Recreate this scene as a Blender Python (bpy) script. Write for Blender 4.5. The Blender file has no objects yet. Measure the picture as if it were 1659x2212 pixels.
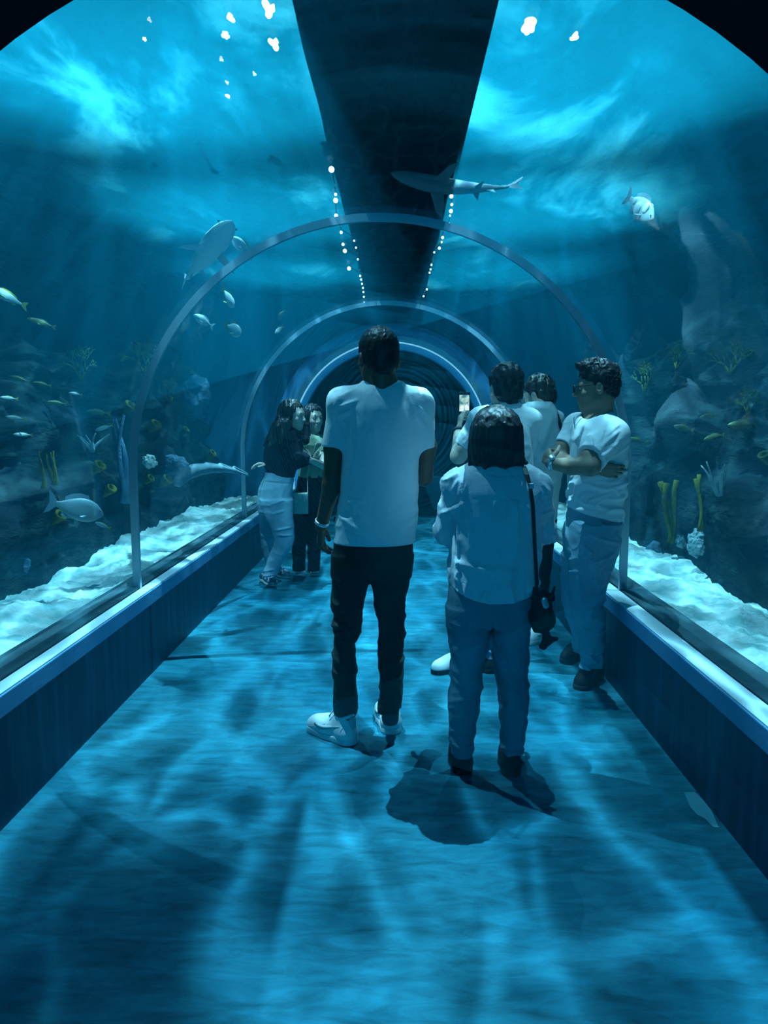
import bpy, bmesh, math, random
import numpy as np
from mathutils import Vector, Matrix, Euler

PI = math.pi
S = bpy.context.scene
COL = S.collection
random.seed(7)
RNG = np.random.default_rng(7)

# ------------------------------------------------------------------ camera, world, exposure, lights
F_PX, CAM_H = 1661.0, 1.42
PITCH, YAW = math.radians(6.968), math.radians(0.976)
_c, _s = math.cos(PITCH), math.sin(PITCH)
FW = np.array([-math.sin(YAW) * _c, math.cos(YAW) * _c, -_s])
RT = np.array([math.cos(YAW), math.sin(YAW), 0.0])
UP = np.cross(RT, FW)
CAM = np.array([0.0, 0.0, CAM_H])

cd = bpy.data.cameras.new('camera')
cam = bpy.data.objects.new('camera', cd)
COL.objects.link(cam)
cd.sensor_fit = 'VERTICAL'
cd.sensor_height = 24.0
cd.lens = F_PX / 2212.0 * 24.0
cd.clip_start, cd.clip_end = 0.05, 100
cam.location = (0, 0, CAM_H)
cam.rotation_euler = (math.radians(90) - PITCH, 0, YAW)
S.camera = cam

S.view_settings.view_transform = 'Standard'
S.view_settings.look = 'None'
S.view_settings.gamma = 1.0
S.view_settings.use_curve_mapping = False
S.view_settings.exposure = 0.0
S.cycles.max_bounces = 5
S.cycles.diffuse_bounces = 2
S.cycles.glossy_bounces = 2
S.cycles.transmission_bounces = 4
S.cycles.transparent_max_bounces = 24
S.cycles.volume_bounces = 0
S.cycles.caustics_reflective = False
S.cycles.caustics_refractive = False
S.cycles.sample_clamp_indirect = 3.0
S.cycles.use_denoising = True
S.cycles.use_adaptive_sampling = True
S.cycles.adaptive_threshold = 0.05
S.cycles.adaptive_min_samples = 12

W = bpy.data.worlds.new('world')
S.world = W
W.use_nodes = True
W.node_tree.nodes['Background'].inputs[0].default_value = (0.002, 0.16, 0.40, 1)
W.node_tree.nodes['Background'].inputs[1].default_value = 0.10


def onY(px, py, Y):
    d = FW + RT * (px - 829.5) / F_PX - UP * (py - 1106.0) / F_PX
    return CAM + d * (Y / d[1])


def onZ(px, py, Z):
    d = FW + RT * (px - 829.5) / F_PX - UP * (py - 1106.0) / F_PX
    return CAM + d * ((Z - CAM_H) / d[2])


WATER_Z = 2.95
LAMP_Z = 4.5
AX = -0.10                       # x of the tunnel's axis
R_T, Z_C = 1.322, 1.12            # tunnel radius and springing height
Y0, Y1, Y2, Y3 = 1.68, 4.15, 7.15, 10.2


CAUSTIC_SHIFT = (0.8, 0.1, 0.0)


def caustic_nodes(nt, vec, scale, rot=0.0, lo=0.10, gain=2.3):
    """painted pattern of bright wandering filaments, imitating light through ripples"""
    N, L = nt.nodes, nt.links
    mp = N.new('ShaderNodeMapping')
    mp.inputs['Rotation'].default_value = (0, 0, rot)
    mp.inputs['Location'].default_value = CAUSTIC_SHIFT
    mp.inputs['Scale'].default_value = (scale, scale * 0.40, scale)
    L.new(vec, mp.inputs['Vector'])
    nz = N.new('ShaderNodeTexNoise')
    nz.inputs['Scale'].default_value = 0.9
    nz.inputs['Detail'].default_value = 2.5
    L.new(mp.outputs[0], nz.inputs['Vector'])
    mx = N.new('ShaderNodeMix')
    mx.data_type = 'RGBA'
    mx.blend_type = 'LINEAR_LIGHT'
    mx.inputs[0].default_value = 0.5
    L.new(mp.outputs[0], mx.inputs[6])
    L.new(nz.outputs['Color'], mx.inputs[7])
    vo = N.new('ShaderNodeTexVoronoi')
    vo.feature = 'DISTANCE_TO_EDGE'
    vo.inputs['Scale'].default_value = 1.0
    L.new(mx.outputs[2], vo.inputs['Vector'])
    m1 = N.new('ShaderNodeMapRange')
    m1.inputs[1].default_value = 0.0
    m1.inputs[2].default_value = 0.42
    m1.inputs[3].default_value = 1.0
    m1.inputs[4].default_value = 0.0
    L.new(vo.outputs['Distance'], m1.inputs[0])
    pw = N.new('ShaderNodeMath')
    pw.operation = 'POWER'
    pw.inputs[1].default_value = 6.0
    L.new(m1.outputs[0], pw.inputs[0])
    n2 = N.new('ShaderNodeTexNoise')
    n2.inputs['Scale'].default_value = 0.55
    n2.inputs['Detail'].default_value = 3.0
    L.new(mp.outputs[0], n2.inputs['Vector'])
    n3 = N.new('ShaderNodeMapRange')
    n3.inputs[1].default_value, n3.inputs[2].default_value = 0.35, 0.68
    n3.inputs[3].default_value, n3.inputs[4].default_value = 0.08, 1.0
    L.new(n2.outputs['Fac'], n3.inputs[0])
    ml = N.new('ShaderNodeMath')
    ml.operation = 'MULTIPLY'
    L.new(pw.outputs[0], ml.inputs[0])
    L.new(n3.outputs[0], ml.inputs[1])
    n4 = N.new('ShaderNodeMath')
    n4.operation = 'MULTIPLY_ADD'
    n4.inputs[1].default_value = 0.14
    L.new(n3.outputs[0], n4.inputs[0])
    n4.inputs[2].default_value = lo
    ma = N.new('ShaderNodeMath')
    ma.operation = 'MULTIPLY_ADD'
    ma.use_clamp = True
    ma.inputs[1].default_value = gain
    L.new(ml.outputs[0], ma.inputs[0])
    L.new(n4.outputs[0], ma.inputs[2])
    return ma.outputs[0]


LAMPS = []


def lamp_light(name, x, y, power, aim, size=math.radians(90), blend=0.75):
    """a tank lamp over the water"""
    l = bpy.data.lights.new(name, 'SPOT')
    l.energy = power
    l.color = (0.30, 0.78, 1.0)
    l.spot_size = size
    l.spot_blend = blend
    l.shadow_soft_size = 0.009
    o = bpy.data.objects.new(name, l)
    COL.objects.link(o)
    o.location = (x, y, LAMP_Z)
    d = Vector((aim[0], aim[1], 0)) - Vector((x, y, LAMP_Z))
    o.rotation_euler = d.to_track_quat('-Z', 'Y').to_euler()
    LAMPS.append((x, y))
    return o


for i, y in enumerate((3.75, 6.1, 8.4)):
    for x in (-1.14, (0.74, 0.9, 1.0)[i]):
        lamp_light('tank_spotlight_beam', x, y, (2300, 1900, 1200)[i], (x * 0.8 - 0.02, y - 0.25))

# added blue fill light behind the camera, lifts the unlit backs of the people
el = bpy.data.lights.new('rear_fill', 'AREA')
el.energy, el.color, el.size = 15, (0.006, 0.46, 1.0), 1.0
el.spread = math.radians(100)
eo = bpy.data.objects.new('rear_fill', el)
COL.objects.link(eo)
eo.location = (0, -1.4, 2.2)
eo.rotation_euler = (math.radians(72), 0, 0)

# ------------------------------------------------------------------ helpers
def mat(name, color=(0.5, 0.5, 0.5), rough=0.6, metal=0.0, var=None, vscale=8.0, stretch=(1, 1, 1), bump=0.0, bscale=40.0,
        emit=None, estr=0.0, spec=0.4, coat=0.0, ramp=(0.35, 0.65), detail=6.0):
    """Principled with optional noise mix between color and var, optional fine bump"""
    m = bpy.data.materials.new(name)
    m.use_nodes = True
    nt = m.node_tree
    N, L = nt.nodes, nt.links
    b = N['Principled BSDF']
    b.inputs['Base Color'].default_value = (*color, 1)
    b.inputs['Roughness'].default_value = rough
    b.inputs['Metallic'].default_value = metal
    b.inputs['Specular IOR Level'].default_value = spec
    b.inputs['Coat Weight'].default_value = coat
    if var is not None or bump:
        tc = N.new('ShaderNodeTexCoord')
        mp = N.new('ShaderNodeMapping')
        mp.inputs['Scale'].default_value = stretch
        L.new(tc.outputs['Object'], mp.inputs[0])
    if var is not None:
        nz = N.new('ShaderNodeTexNoise')
        nz.inputs['Scale'].default_value = vscale
        nz.inputs['Detail'].default_value = detail
        L.new(mp.outputs[0], nz.inputs['Vector'])
        cr = N.new('ShaderNodeMapRange')
        cr.inputs[1].default_value, cr.inputs[2].default_value = ramp
        L.new(nz.outputs['Fac'], cr.inputs[0])
        mx = N.new('ShaderNodeMix')
        mx.data_type = 'RGBA'
        mx.inputs[6].default_value = (*color, 1)
        mx.inputs[7].default_value = (*var, 1)
        L.new(cr.outputs[0], mx.inputs[0])
        L.new(mx.outputs[2], b.inputs['Base Color'])
    if bump:
        n2 = N.new('ShaderNodeTexNoise')
        n2.inputs['Scale'].default_value = bscale
        n2.inputs['Detail'].default_value = 5.0
        L.new(mp.outputs[0], n2.inputs['Vector'])
        bp = N.new('ShaderNodeBump')
        bp.inputs['Strength'].default_value = bump
        bp.inputs['Distance'].default_value = 0.02
        L.new(n2.outputs['Fac'], bp.inputs['Height'])
        L.new(bp.outputs[0], b.inputs['Normal'])
    if emit:
        b.inputs['Emission Color'].default_value = (*emit, 1)
        b.inputs['Emission Strength'].default_value = estr
    return m


def link_mesh(name, me, m=None, parent=None, loc=None, smooth=False):
    o = bpy.data.objects.new(name, me)
    COL.objects.link(o)
    if m is not None and not me.materials:
        me.materials.append(m)
    if parent is not None:
        o.parent = parent
    if loc is not None:
        o.location = loc
    if smooth:
        me.polygons.foreach_set('use_smooth', [True] * len(me.polygons))
    return o


def from_py(name, vs, fs, m=None, parent=None, loc=None, smooth=False):
    me = bpy.data.meshes.new(name)
    me.from_pydata([tuple(map(float, v)) for v in vs], [], [tuple(int(i) for i in f) for f in fs])
    me.update()
    return link_mesh(name, me, m, parent, loc, smooth)


def from_bm(name, bm, m=None, parent=None, loc=None, smooth=False):
    me = bpy.data.meshes.new(name)
    bmesh.ops.recalc_face_normals(bm, faces=bm.faces[:])
    bm.to_mesh(me)
    bm.free()
    return link_mesh(name, me, m, parent, loc, smooth)


def empty(name, loc, label=None, cat=None, group=None):
    o = bpy.data.objects.new(name, None)
    COL.objects.link(o)
    o.location = loc
    o.empty_display_size = 0.1
    tag(o, label, cat, group)
    return o


def tag(o, label=None, cat=None, group=None, kind=None):
    if label:
        o['label'] = label
    if cat:
        o['category'] = cat
    if group:
        o['group'] = group
    if kind:
        o['kind'] = kind
    return o


def box_bm(bm, lo, hi, bev=0.0):
    r = bmesh.ops.create_cube(bm, size=1.0)
    vs = r['verts']
    for v in vs:
        v.co = Vector([lo[k] + (v.co[k] + 0.5) * (hi[k] - lo[k]) for k in range(3)])
    if bev:
        es = list({e for v in vs for e in v.link_edges})
        bmesh.ops.bevel(bm, geom=es, offset=bev, segments=2, affect='EDGES', profile=0.5)


def box(name, lo, hi, m, parent=None, bev=0.0):
    bm = bmesh.new()
    box_bm(bm, lo, hi, bev)
    return from_bm(name, bm, m, parent)


def profile(r, n=48, zlow=0.0, zc=Z_C, ax=None):
    """horseshoe profile of the tunnel from the left foot over the crown to the right foot"""
    ax = AX if ax is None else ax
    pts = [(ax - r, zlow)]
    pts += [(ax - r * math.cos(PI * k / n), zc + r * math.sin(PI * k / n)) for k in range(n + 1)]
    pts.append((ax + r, zlow))
    return pts


def vault(name, r_in, r_out, ya, yb, zlow, m, parent=None, n=48, smooth=True, ax=None):
    """hollow horseshoe ring, closed all round"""
    a, b = profile(r_in, n, zlow, ax=ax), profile(r_out, n, zlow, ax=ax)
    k = len(a)
    vs = []
    for y in (ya, yb):
        vs += [(x, y, z) for x, z in a] + [(x, y, z) for x, z in b]
    fs = []
    for i in range(k - 1):
        fs.append((i, i + 1, 2 * k + i + 1, 2 * k + i))                      # inner
        fs.append((k + i + 1, k + i, 3 * k + i, 3 * k + i + 1))              # outer
        fs.append((i + 1, i, k + i, k + i + 1))                              # front ring
        fs.append((2 * k + i, 2 * k + i + 1, 3 * k + i + 1, 3 * k + i))      # rear ring
    fs.append((0, 2 * k, 3 * k, k))
    fs.append((k - 1, 2 * k - 1, 4 * k - 1, 3 * k - 1))
    o = from_py(name, vs, fs, m, parent)
    if smooth:
        me = o.data
        me.polygons.foreach_set('use_smooth', [True] * len(me.polygons))
        me.set_sharp_from_angle(angle=math.radians(40))
    return o


def tube_bm(bm, pts, r, n=8, r2=None):
    """tapered tube along a polyline"""
    pts = [Vector(p) for p in pts]
    rings = []
    up = Vector((0, 0, 1))
    m = len(pts)
    for i, p in enumerate(pts):
        t = (pts[min(i + 1, m - 1)] - pts[max(i - 1, 0)])
        t = t.normalized() if t.length > 1e-9 else Vector((0, 0, 1))
        a = t.cross(up if abs(t.z) < 0.95 else Vector((1, 0, 0))).normalized()
        b = t.cross(a)
        rr = r[i] if isinstance(r, (list, tuple)) else (r if r2 is None else r + (r2 - r) * i / max(1, m - 1))
        rings.append([bm.verts.new(p + a * (rr * math.cos(2 * PI * k / n)) + b * (rr * math.sin(2 * PI * k / n))) for k in range(n)])
    for i in range(m - 1):
        for k in range(n):
            bm.faces.new((rings[i][k], rings[i][(k + 1) % n], rings[i + 1][(k + 1) % n], rings[i + 1][k]))
    bm.faces.new(rings[0])
    bm.faces.new(rings[-1][::-1])


# ------------------------------------------------------------------ materials of the setting
def floor_material():
    """trowelled, worn concrete: cloudy patches, fine smears and dark scuffs"""
    m = mat('sealed_concrete', (0.004, 0.105, 0.165), rough=0.7, var=(0.022, 0.20, 0.27), vscale=1.1, stretch=(1, 0.7, 1), bump=0.12, bscale=60, spec=0.06, ramp=(0.36, 0.66), detail=9)
    nt = m.node_tree
    N, L = nt.nodes, nt.links
    b = N['Principled BSDF']
    src = b.inputs['Base Color'].links[0].from_socket
    tc = N.new('ShaderNodeTexCoord')
    mp = N.new('ShaderNodeMapping')
    mp.inputs['Scale'].default_value = (2.2, 7.0, 1)
    mp.inputs['Rotation'].default_value = (0, 0, 0.15)
    L.new(tc.outputs['Object'], mp.inputs[0])
    nz = N.new('ShaderNodeTexNoise')
    nz.inputs['Scale'].default_value = 2.4
    nz.inputs['Detail'].default_value = 10
    nz.inputs['Roughness'].default_value = 0.66
    nz.inputs['Distortion'].default_value = 0.6
    L.new(mp.outputs[0], nz.inputs['Vector'])
    mr = N.new('ShaderNodeMapRange')
    mr.inputs[1].default_value, mr.inputs[2].default_value = 0.30, 0.70
    mr.inputs[3].default_value, mr.inputs[4].default_value = 0.55, 1.35
    L.new(nz.outputs['Fac'], mr.inputs[0])
    vm = N.new('ShaderNodeVectorMath')
    vm.operation = 'SCALE'
    L.new(src, vm.inputs[0])
    L.new(mr.outputs[0], vm.inputs['Scale'])
    L.new(vm.outputs[0], b.inputs['Base Color'])
    return m


M_floor = floor_material()
M_curb = mat('dark_blue_paint', (0.009, 0.055, 0.105), rough=0.5, var=(0.022, 0.115, 0.21), vscale=5, stretch=(1, 3.0, 0.35), bump=0.05, spec=0.3, ramp=(0.45, 0.8))
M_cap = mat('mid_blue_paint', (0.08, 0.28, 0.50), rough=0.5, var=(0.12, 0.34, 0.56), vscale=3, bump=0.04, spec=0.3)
M_captop = mat('pale_coping', (0.72, 0.84, 0.90), rough=0.45, var=(0.62, 0.76, 0.84), vscale=6, bump=0.05)  # coping top coloured paler than its face, imitating the light on it
M_black = mat('black_paint', (0.004, 0.009, 0.016), rough=0.85, spec=0.1)
M_dark = mat('dark_wall', (0.010, 0.03, 0.05), rough=0.9, spec=0.1, var=(0.02, 0.05, 0.08), vscale=3)
M_steel = mat('brushed_rib', (0.30, 0.48, 0.56), rough=0.32, metal=0.7)
M_rubber = mat('dark_seal', (0.012, 0.06, 0.085), rough=0.6, var=(0.03, 0.10, 0.12), vscale=14)  # seal coloured dark to stand in for the dark gap beside the sand
M_tankwall = mat('tank_wall_blue', (0.02, 0.14, 0.26), rough=0.8, var=(0.03, 0.18, 0.32), vscale=0.8, spec=0.1)
M_sand = mat('coral_sand', (0.26, 0.50, 0.50), rough=0.95, var=(0.66, 0.82, 0.80), vscale=7, bump=0.8, bscale=30, spec=0.1, ramp=(0.35, 0.6))
M_collar = mat('collar_paint', (0.06, 0.28, 0.52), rough=0.5, var=(0.08, 0.33, 0.58), vscale=2)
M_reveal = mat('reveal_paint', (0.05, 0.36, 0.66), rough=0.6)
M_white_trim = mat('glow_ring', (0.70, 0.84, 0.92), rough=0.4, emit=(0.22, 0.66, 0.85), estr=0.75)  # white trim ring given an added glow so it reads bright


def glass_material():
    m = bpy.data.materials.new('acrylic')
    m.use_nodes = True
    nt = m.node_tree
    N, L = nt.nodes, nt.links
    N.remove(N['Principled BSDF'])
    tr = N.new('ShaderNodeBsdfTransparent')
    tr.inputs[0].default_value = (0.93, 0.985, 1.0, 1)
    gl = N.new('ShaderNodeBsdfGlossy')
    gl.inputs['Color'].default_value = (0.8, 0.95, 1.0, 1)
    gl.inputs['Roughness'].default_value = 0.03
    lw = N.new('ShaderNodeLayerWeight')
    lw.inputs['Blend'].default_value = 0.35
    pw = N.new('ShaderNodeMath')
    pw.operation = 'POWER'
    pw.inputs[1].default_value = 2.5
    L.new(lw.outputs['Facing'], pw.inputs[0])
    ma = N.new('ShaderNodeMath')
    ma.operation = 'MULTIPLY_ADD'
    ma.inputs[1].default_value = 0.30
    ma.inputs[2].default_value = 0.05
    L.new(pw.outputs[0], ma.inputs[0])
    ge = N.new('ShaderNodeNewGeometry')
    iv = N.new('ShaderNodeMath')
    iv.operation = 'SUBTRACT'
    iv.inputs[0].default_value = 1.0
    L.new(ge.outputs['Backfacing'], iv.inputs[1])
    ml = N.new('ShaderNodeMath')
    ml.operation = 'MULTIPLY'
    L.new(ma.outputs[0], ml.inputs[0])
    L.new(iv.outputs[0], ml.inputs[1])
    mx = N.new('ShaderNodeMixShader')
    L.new(ml.outputs[0], mx.inputs[0])
    L.new(tr.outputs[0], mx.inputs[1])
    L.new(gl.outputs[0], mx.inputs[2])
    L.new(mx.outputs[0], N['Material Output'].inputs['Surface'])
    return m


M_glass = glass_material()


def surface_material():
    """turbid, rippling water surface: most light goes through, pale noise streaks pass it on scattered"""
    m = bpy.data.materials.new('water_surface')
    m.use_nodes = True
    nt = m.node_tree
    N, L = nt.nodes, nt.links
    N.remove(N['Principled BSDF'])
    tc = N.new('ShaderNodeTexCoord')
    mp = N.new('ShaderNodeMapping')
    mp.inputs['Scale'].default_value = (1.0, 0.42, 1)
    mp.inputs['Rotation'].default_value = (0, 0, 0.12)
    L.new(tc.outputs['Object'], mp.inputs[0])
    nz = N.new('ShaderNodeTexNoise')
    nz.inputs['Scale'].default_value = 1.0
    nz.inputs['Detail'].default_value = 8
    nz.inputs['Roughness'].default_value = 0.58
    nz.inputs['Distortion'].default_value = 0.9
    L.new(mp.outputs[0], nz.inputs['Vector'])
    mr = N.new('ShaderNodeMapRange')
    mr.interpolation_type = 'SMOOTHSTEP'
    mr.inputs[1].default_value, mr.inputs[2].default_value = 0.46, 0.68
    mr.inputs[3].default_value, mr.inputs[4].default_value = 0.20, 0.54
    L.new(nz.outputs['Fac'], mr.inputs[0])
    tl = N.new('ShaderNodeBsdfTranslucent')
    cm = N.new('ShaderNodeMix')
    cm.data_type = 'RGBA'
    cm.inputs[6].default_value = (0.003, 0.105, 0.140, 1)
    cm.inputs[7].default_value = (0.040, 0.175, 0.180, 1)
    m2 = N.new('ShaderNodeMapRange')
    m2.inputs[1].default_value, m2.inputs[2].default_value = 0.52, 0.74
    L.new(nz.outputs['Fac'], m2.inputs[0])
    L.new(m2.outputs[0], cm.inputs[0])
    L.new(cm.outputs[2], tl.inputs['Color'])
    tr = N.new('ShaderNodeBsdfTransparent')
    L.new(caustic_nodes(nt, tc.outputs['Object'], 6.5, -0.25), tr.inputs[0])      # caustic filaments painted into the transparency, thrown on the floor by the lamps
    mx = N.new('ShaderNodeMixShader')
    L.new(mr.outputs[0], mx.inputs[0])
    L.new(tr.outputs[0], mx.inputs[1])
    L.new(tl.outputs[0], mx.inputs[2])
    L.new(mx.outputs[0], N['Material Output'].inputs['Surface'])
    return m


def water_material():
    m = bpy.data.materials.new('sea_water')
    m.use_nodes = True
    nt = m.node_tree
    N, L = nt.nodes, nt.links
    N.remove(N['Principled BSDF'])
    sc = N.new('ShaderNodeVolumeScatter')
    sc.inputs['Color'].default_value = (0.008, 0.60, 0.95, 1)
    sc.inputs['Density'].default_value = 0.05
    sc.inputs['Anisotropy'].default_value = 0.2
    ab = N.new('ShaderNodeVolumeAbsorption')
    ab.inputs['Color'].default_value = (0.15, 0.80, 1.0, 1)
    ab.inputs['Density'].default_value = 0.06
    ad = N.new('ShaderNodeAddShader')
    L.new(sc.outputs[0], ad.inputs[0])
    L.new(ab.outputs[0], ad.inputs[1])
    L.new(ad.outputs[0], N['Material Output'].inputs['Volume'])
    return m


# ------------------------------------------------------------------ the setting
def struct(o, label=None):
    o['kind'] = 'structure'
    if label:
        o['label'] = label
    return o


XL, XR = -1.37, 1.15             # curb faces
fl = box('floor', (XL - 0.1, -2.5, -0.15), (XR + 0.1, 11.2, 0.0), M_floor)
struct(fl, 'blue-lit sealed concrete walkway floor between the two low curbs')

patch_outline = [onZ(px, py, 0.0005) for px, py in ((1478, 1712), (1500, 1711), (1518, 1728), (1536, 1750), (1553, 1788), (1541, 1787), (1522, 1768), (1506, 1760), (1490, 1742))]
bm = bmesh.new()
up_ = [bm.verts.new((p[0], p[1], 0.0015)) for p in patch_outline]
lo_ = [bm.verts.new((p[0], p[1], -0.002)) for p in patch_outline]
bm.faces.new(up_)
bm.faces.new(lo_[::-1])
for i in range(len(patch_outline)):
    bm.faces.new((up_[i], lo_[i], lo_[(i + 1) % len(patch_outline)], up_[(i + 1) % len(patch_outline)]))
pc = from_bm('floor_patch', bm, mat('pale_patch', (0.06, 0.32, 0.40), 0.8), fl)  # pale irregular patch, thin and set into the floor
pc['label'] = 'pale floor patch'

segs = [(-2.5, Y0 - 0.004), (Y0 + 0.004, Y1 - 0.004), (Y1 + 0.004, Y2 - 0.004), (Y2 + 0.004, Y3)]
for side, x, sgn in (('left', XL, -1), ('right', XR, 1)):
    w = struct(empty('wall_' + side, (x, 4, 0)), 'dark blue low curb wall along the ' + side + ' edge of the walkway')
    t = struct(empty('trim_1' if side == 'left' else 'trim_2', (x, 4, 0.4)), 'blue coping with a pale top on the ' + side + ' curb')
    for ya, yb in segs:
        xg = AX + sgn * R_T
        lo, hi = sorted((x, x + sgn * 0.06))
        o = box('curb_panel', (lo, ya, -0.1), (hi, yb, 0.40), M_curb, w, 0.004)
        o.matrix_parent_inverse = Matrix.Translation((-x, -4, 0))
        lo, hi = sorted((x - sgn * 0.02, xg))
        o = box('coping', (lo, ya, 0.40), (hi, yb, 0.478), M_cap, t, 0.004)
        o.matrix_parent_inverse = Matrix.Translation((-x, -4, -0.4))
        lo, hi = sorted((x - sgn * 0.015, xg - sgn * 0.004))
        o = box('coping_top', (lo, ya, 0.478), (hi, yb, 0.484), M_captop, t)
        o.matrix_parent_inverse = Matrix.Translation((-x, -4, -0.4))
        lo, hi = sorted((xg, xg + sgn * 0.14))
        o = box('seal_strip', (lo, ya, 0.30), (hi, yb, 0.492), M_rubber, t)
        o.matrix_parent_inverse = Matrix.Translation((-x, -4, -0.4))

for i, (ya, yb) in enumerate(((Y0, Y1 - 0.003), (Y1 + 0.003, Y2 - 0.003), (Y2 + 0.003, Y3))):
    struct(vault('window_%d' % (i + 1), R_T, R_T + 0.03, ya, yb, 0.478, M_glass),
           ('nearest', 'middle', 'farthest')[i] + ' curved acrylic vault pane of the tunnel')
for i, (y, w) in enumerate(((Y1, 0.026), (Y2, 0.026))):
    struct(vault('trim_%d' % (i + 3), R_T - 0.007, R_T + 0.033, y - w / 2, y + w / 2, 0.47, M_steel),
           'slim metal rib arching over the tunnel at the ' + ('first' if i == 0 else 'second') + ' pane joint')

struct(vault('wall_front', 1.295, R_T + 1.9, -2.5, Y0, 0.0, M_black, smooth=False, ax=-0.07), 'black entrance vault round the near end of the glass')
# far collar: flange, rings and reveal
col = struct(empty('wall_back', (AX, Y3, 0)), 'blue painted arched collar at the far end of the tunnel')
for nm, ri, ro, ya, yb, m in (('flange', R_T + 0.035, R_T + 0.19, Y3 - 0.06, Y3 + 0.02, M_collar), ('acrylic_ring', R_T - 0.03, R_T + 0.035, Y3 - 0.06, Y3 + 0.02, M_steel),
                              ('glow_ring', R_T - 0.035, R_T + 0.1, Y3 + 0.05, Y3 + 0.16, M_white_trim), ('reveal', R_T - 0.115, R_T + 0.12, Y3 + 0.16, Y3 + 0.34, M_reveal), ('sleeve', R_T - 0.10, R_T + 0.12, Y3 + 0.34, Y3 + 1.55, M_black),
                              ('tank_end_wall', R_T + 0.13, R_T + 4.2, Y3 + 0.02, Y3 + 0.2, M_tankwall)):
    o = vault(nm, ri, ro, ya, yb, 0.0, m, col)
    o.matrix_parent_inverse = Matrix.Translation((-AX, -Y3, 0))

# sea bed, tank walls, water
def vnoise(P, seed=0):
    """smooth value noise, P (n,3) -> (n,) in 0..1"""
    P = np.asarray(P, np.float64) + seed * 17.31
    I = np.floor(P).astype(np.int64)
    F = P - I
    F = F * F * (3 - 2 * F)
    out = np.zeros(len(P))
    for dx in (0, 1):
        for dy in (0, 1):
            for dz in (0, 1):
                h = ((I[:, 0] + dx) * 374761393 + (I[:, 1] + dy) * 668265263 + (I[:, 2] + dz) * 2147483647 + seed * 144665) & 0xFFFFFFFF
                h = ((h ^ (h >> 13)) * 1274126177) & 0xFFFFFFFF
                h = ((h ^ (h >> 16)) & 0xFFFF) / 65535.0
                w = (F[:, 0] if dx else 1 - F[:, 0]) * (F[:, 1] if dy else 1 - F[:, 1]) * (F[:, 2] if dz else 1 - F[:, 2])
                out += h * w
    return out


def ridged(P, seed=0):
    n = vnoise(P, seed)
    return (1 - np.abs(2 * n - 1)) ** 2


def sandbed(name, sgn, label):
    nx, ny = 110, 260
    vs, fs = [], []
    xi = AX + sgn * (R_T + 0.10)
    for j in range(ny + 1):
        for i in range(nx + 1):
            u = i / nx
            x = xi + sgn * u ** 1.6 * 3.3
            y = Y0 + 0.02 + (Y3 - Y0 - 0.12) * j / ny
            h = 0.40 + 0.035 * math.sin(y * 2.1 + 1.3 * x) * math.sin(x * 5 + y * 0.7) + 0.02 * math.sin(7 * y + 4 * x) * math.sin(9 * x - 3 * y)
            h += 0.05 * min(1, u * 9) - 0.06
            vs.append((x, y, h))
    for j in range(ny):
        for i in range(nx):
            a = j * (nx + 1) + i
            fs.append((a, a + 1, a + nx + 2, a + nx + 1) if sgn > 0 else (a, a + nx + 1, a + nx + 2, a + 1))
    A = np.array(vs)
    q = A * np.array((1, 1, 0))
    A[:, 2] += 0.05 * (vnoise(q * np.array((5, 3, 1)), 1) - 0.5) + 0.035 * (vnoise(q * np.array((13, 9, 1)), 2) - 0.5) + 0.022 * (ridged(q * np.array((22, 15, 1)), 3) - 0.4) + 0.010 * (vnoise(q * 60, 4) - 0.5)
    o = from_py(name, A, fs, M_sand, smooth=True)
    o['kind'] = 'stuff'
    o['label'] = label
    return o


sandbed('sand', -1, 'bright rippled sand bed behind the left glass')
sandbed('sand', 1, 'bright rippled sand bed behind the right glass')
struct(box('wall_tank_left', (-5.3, Y0, 0.0), (-5.1, Y3 + 0.1, 4.0), M_tankwall), 'deep blue outer tank wall beyond the left reef')
struct(box('wall_tank_right', (4.9, Y0, 0.0), (5.1, Y3 + 0.1, 4.0), M_tankwall), 'deep blue outer tank wall beyond the right reef')

pts = [(-5.09, 0.2)] + [(x, z) for x, z in profile(R_T + 0.045, 48, 0.2)] + [(4.89, 0.2), (4.89, WATER_Z - 0.02), (-5.09, WATER_Z - 0.02)]
n = len(pts)
bm = bmesh.new()
ra = [bm.verts.new((x, Y0 + 0.02, z)) for x, z in pts]
rb = [bm.verts.new((x, Y3 - 0.07, z)) for x, z in pts]
for i in range(n):
    bm.faces.new((ra[i], ra[(i + 1) % n], rb[(i + 1) % n], rb[i]))
bm.faces.new(ra[::-1])
bm.faces.new(rb)
bmesh.ops.triangulate(bm, faces=[f for f in bm.faces if len(f.verts) > 4])
struct(from_bm('water', bm, water_material()), 'blue sea water filling the tank round the tunnel')

vs, fs = [], []
nx, ny = 90, 90
for j in range(ny + 1):
    for i in range(nx + 1):
        x, y = -5.08 + 9.96 * i / nx, Y0 + (Y3 - Y0) * j / ny
        vs.append((x, y, WATER_Z + 0.012 * math.sin(3.1 * x + 1.7 * y) + 0.010 * math.sin(5.3 * y - 2.2 * x + 1) + 0.006 * math.sin(9 * x + 7 * y)))
for j in range(ny):
    for i in range(nx):
        a = j * (nx + 1) + i
        fs.append((a, a + 1, a + nx + 2, a + nx + 1))
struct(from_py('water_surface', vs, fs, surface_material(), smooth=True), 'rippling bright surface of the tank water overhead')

# ------------------------------------------------------------------ distance-field modeller for bodies, clothes and soft shapes
def unit(v):
    v = np.asarray(v, float)
    return v / (np.linalg.norm(v) + 1e-12)


def smin(a, b, k):
    if k <= 0:
        return np.minimum(a, b)
    h = np.maximum(k - np.abs(a - b), 0) / k
    return np.minimum(a, b) - h * h * (k * 0.25)


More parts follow.
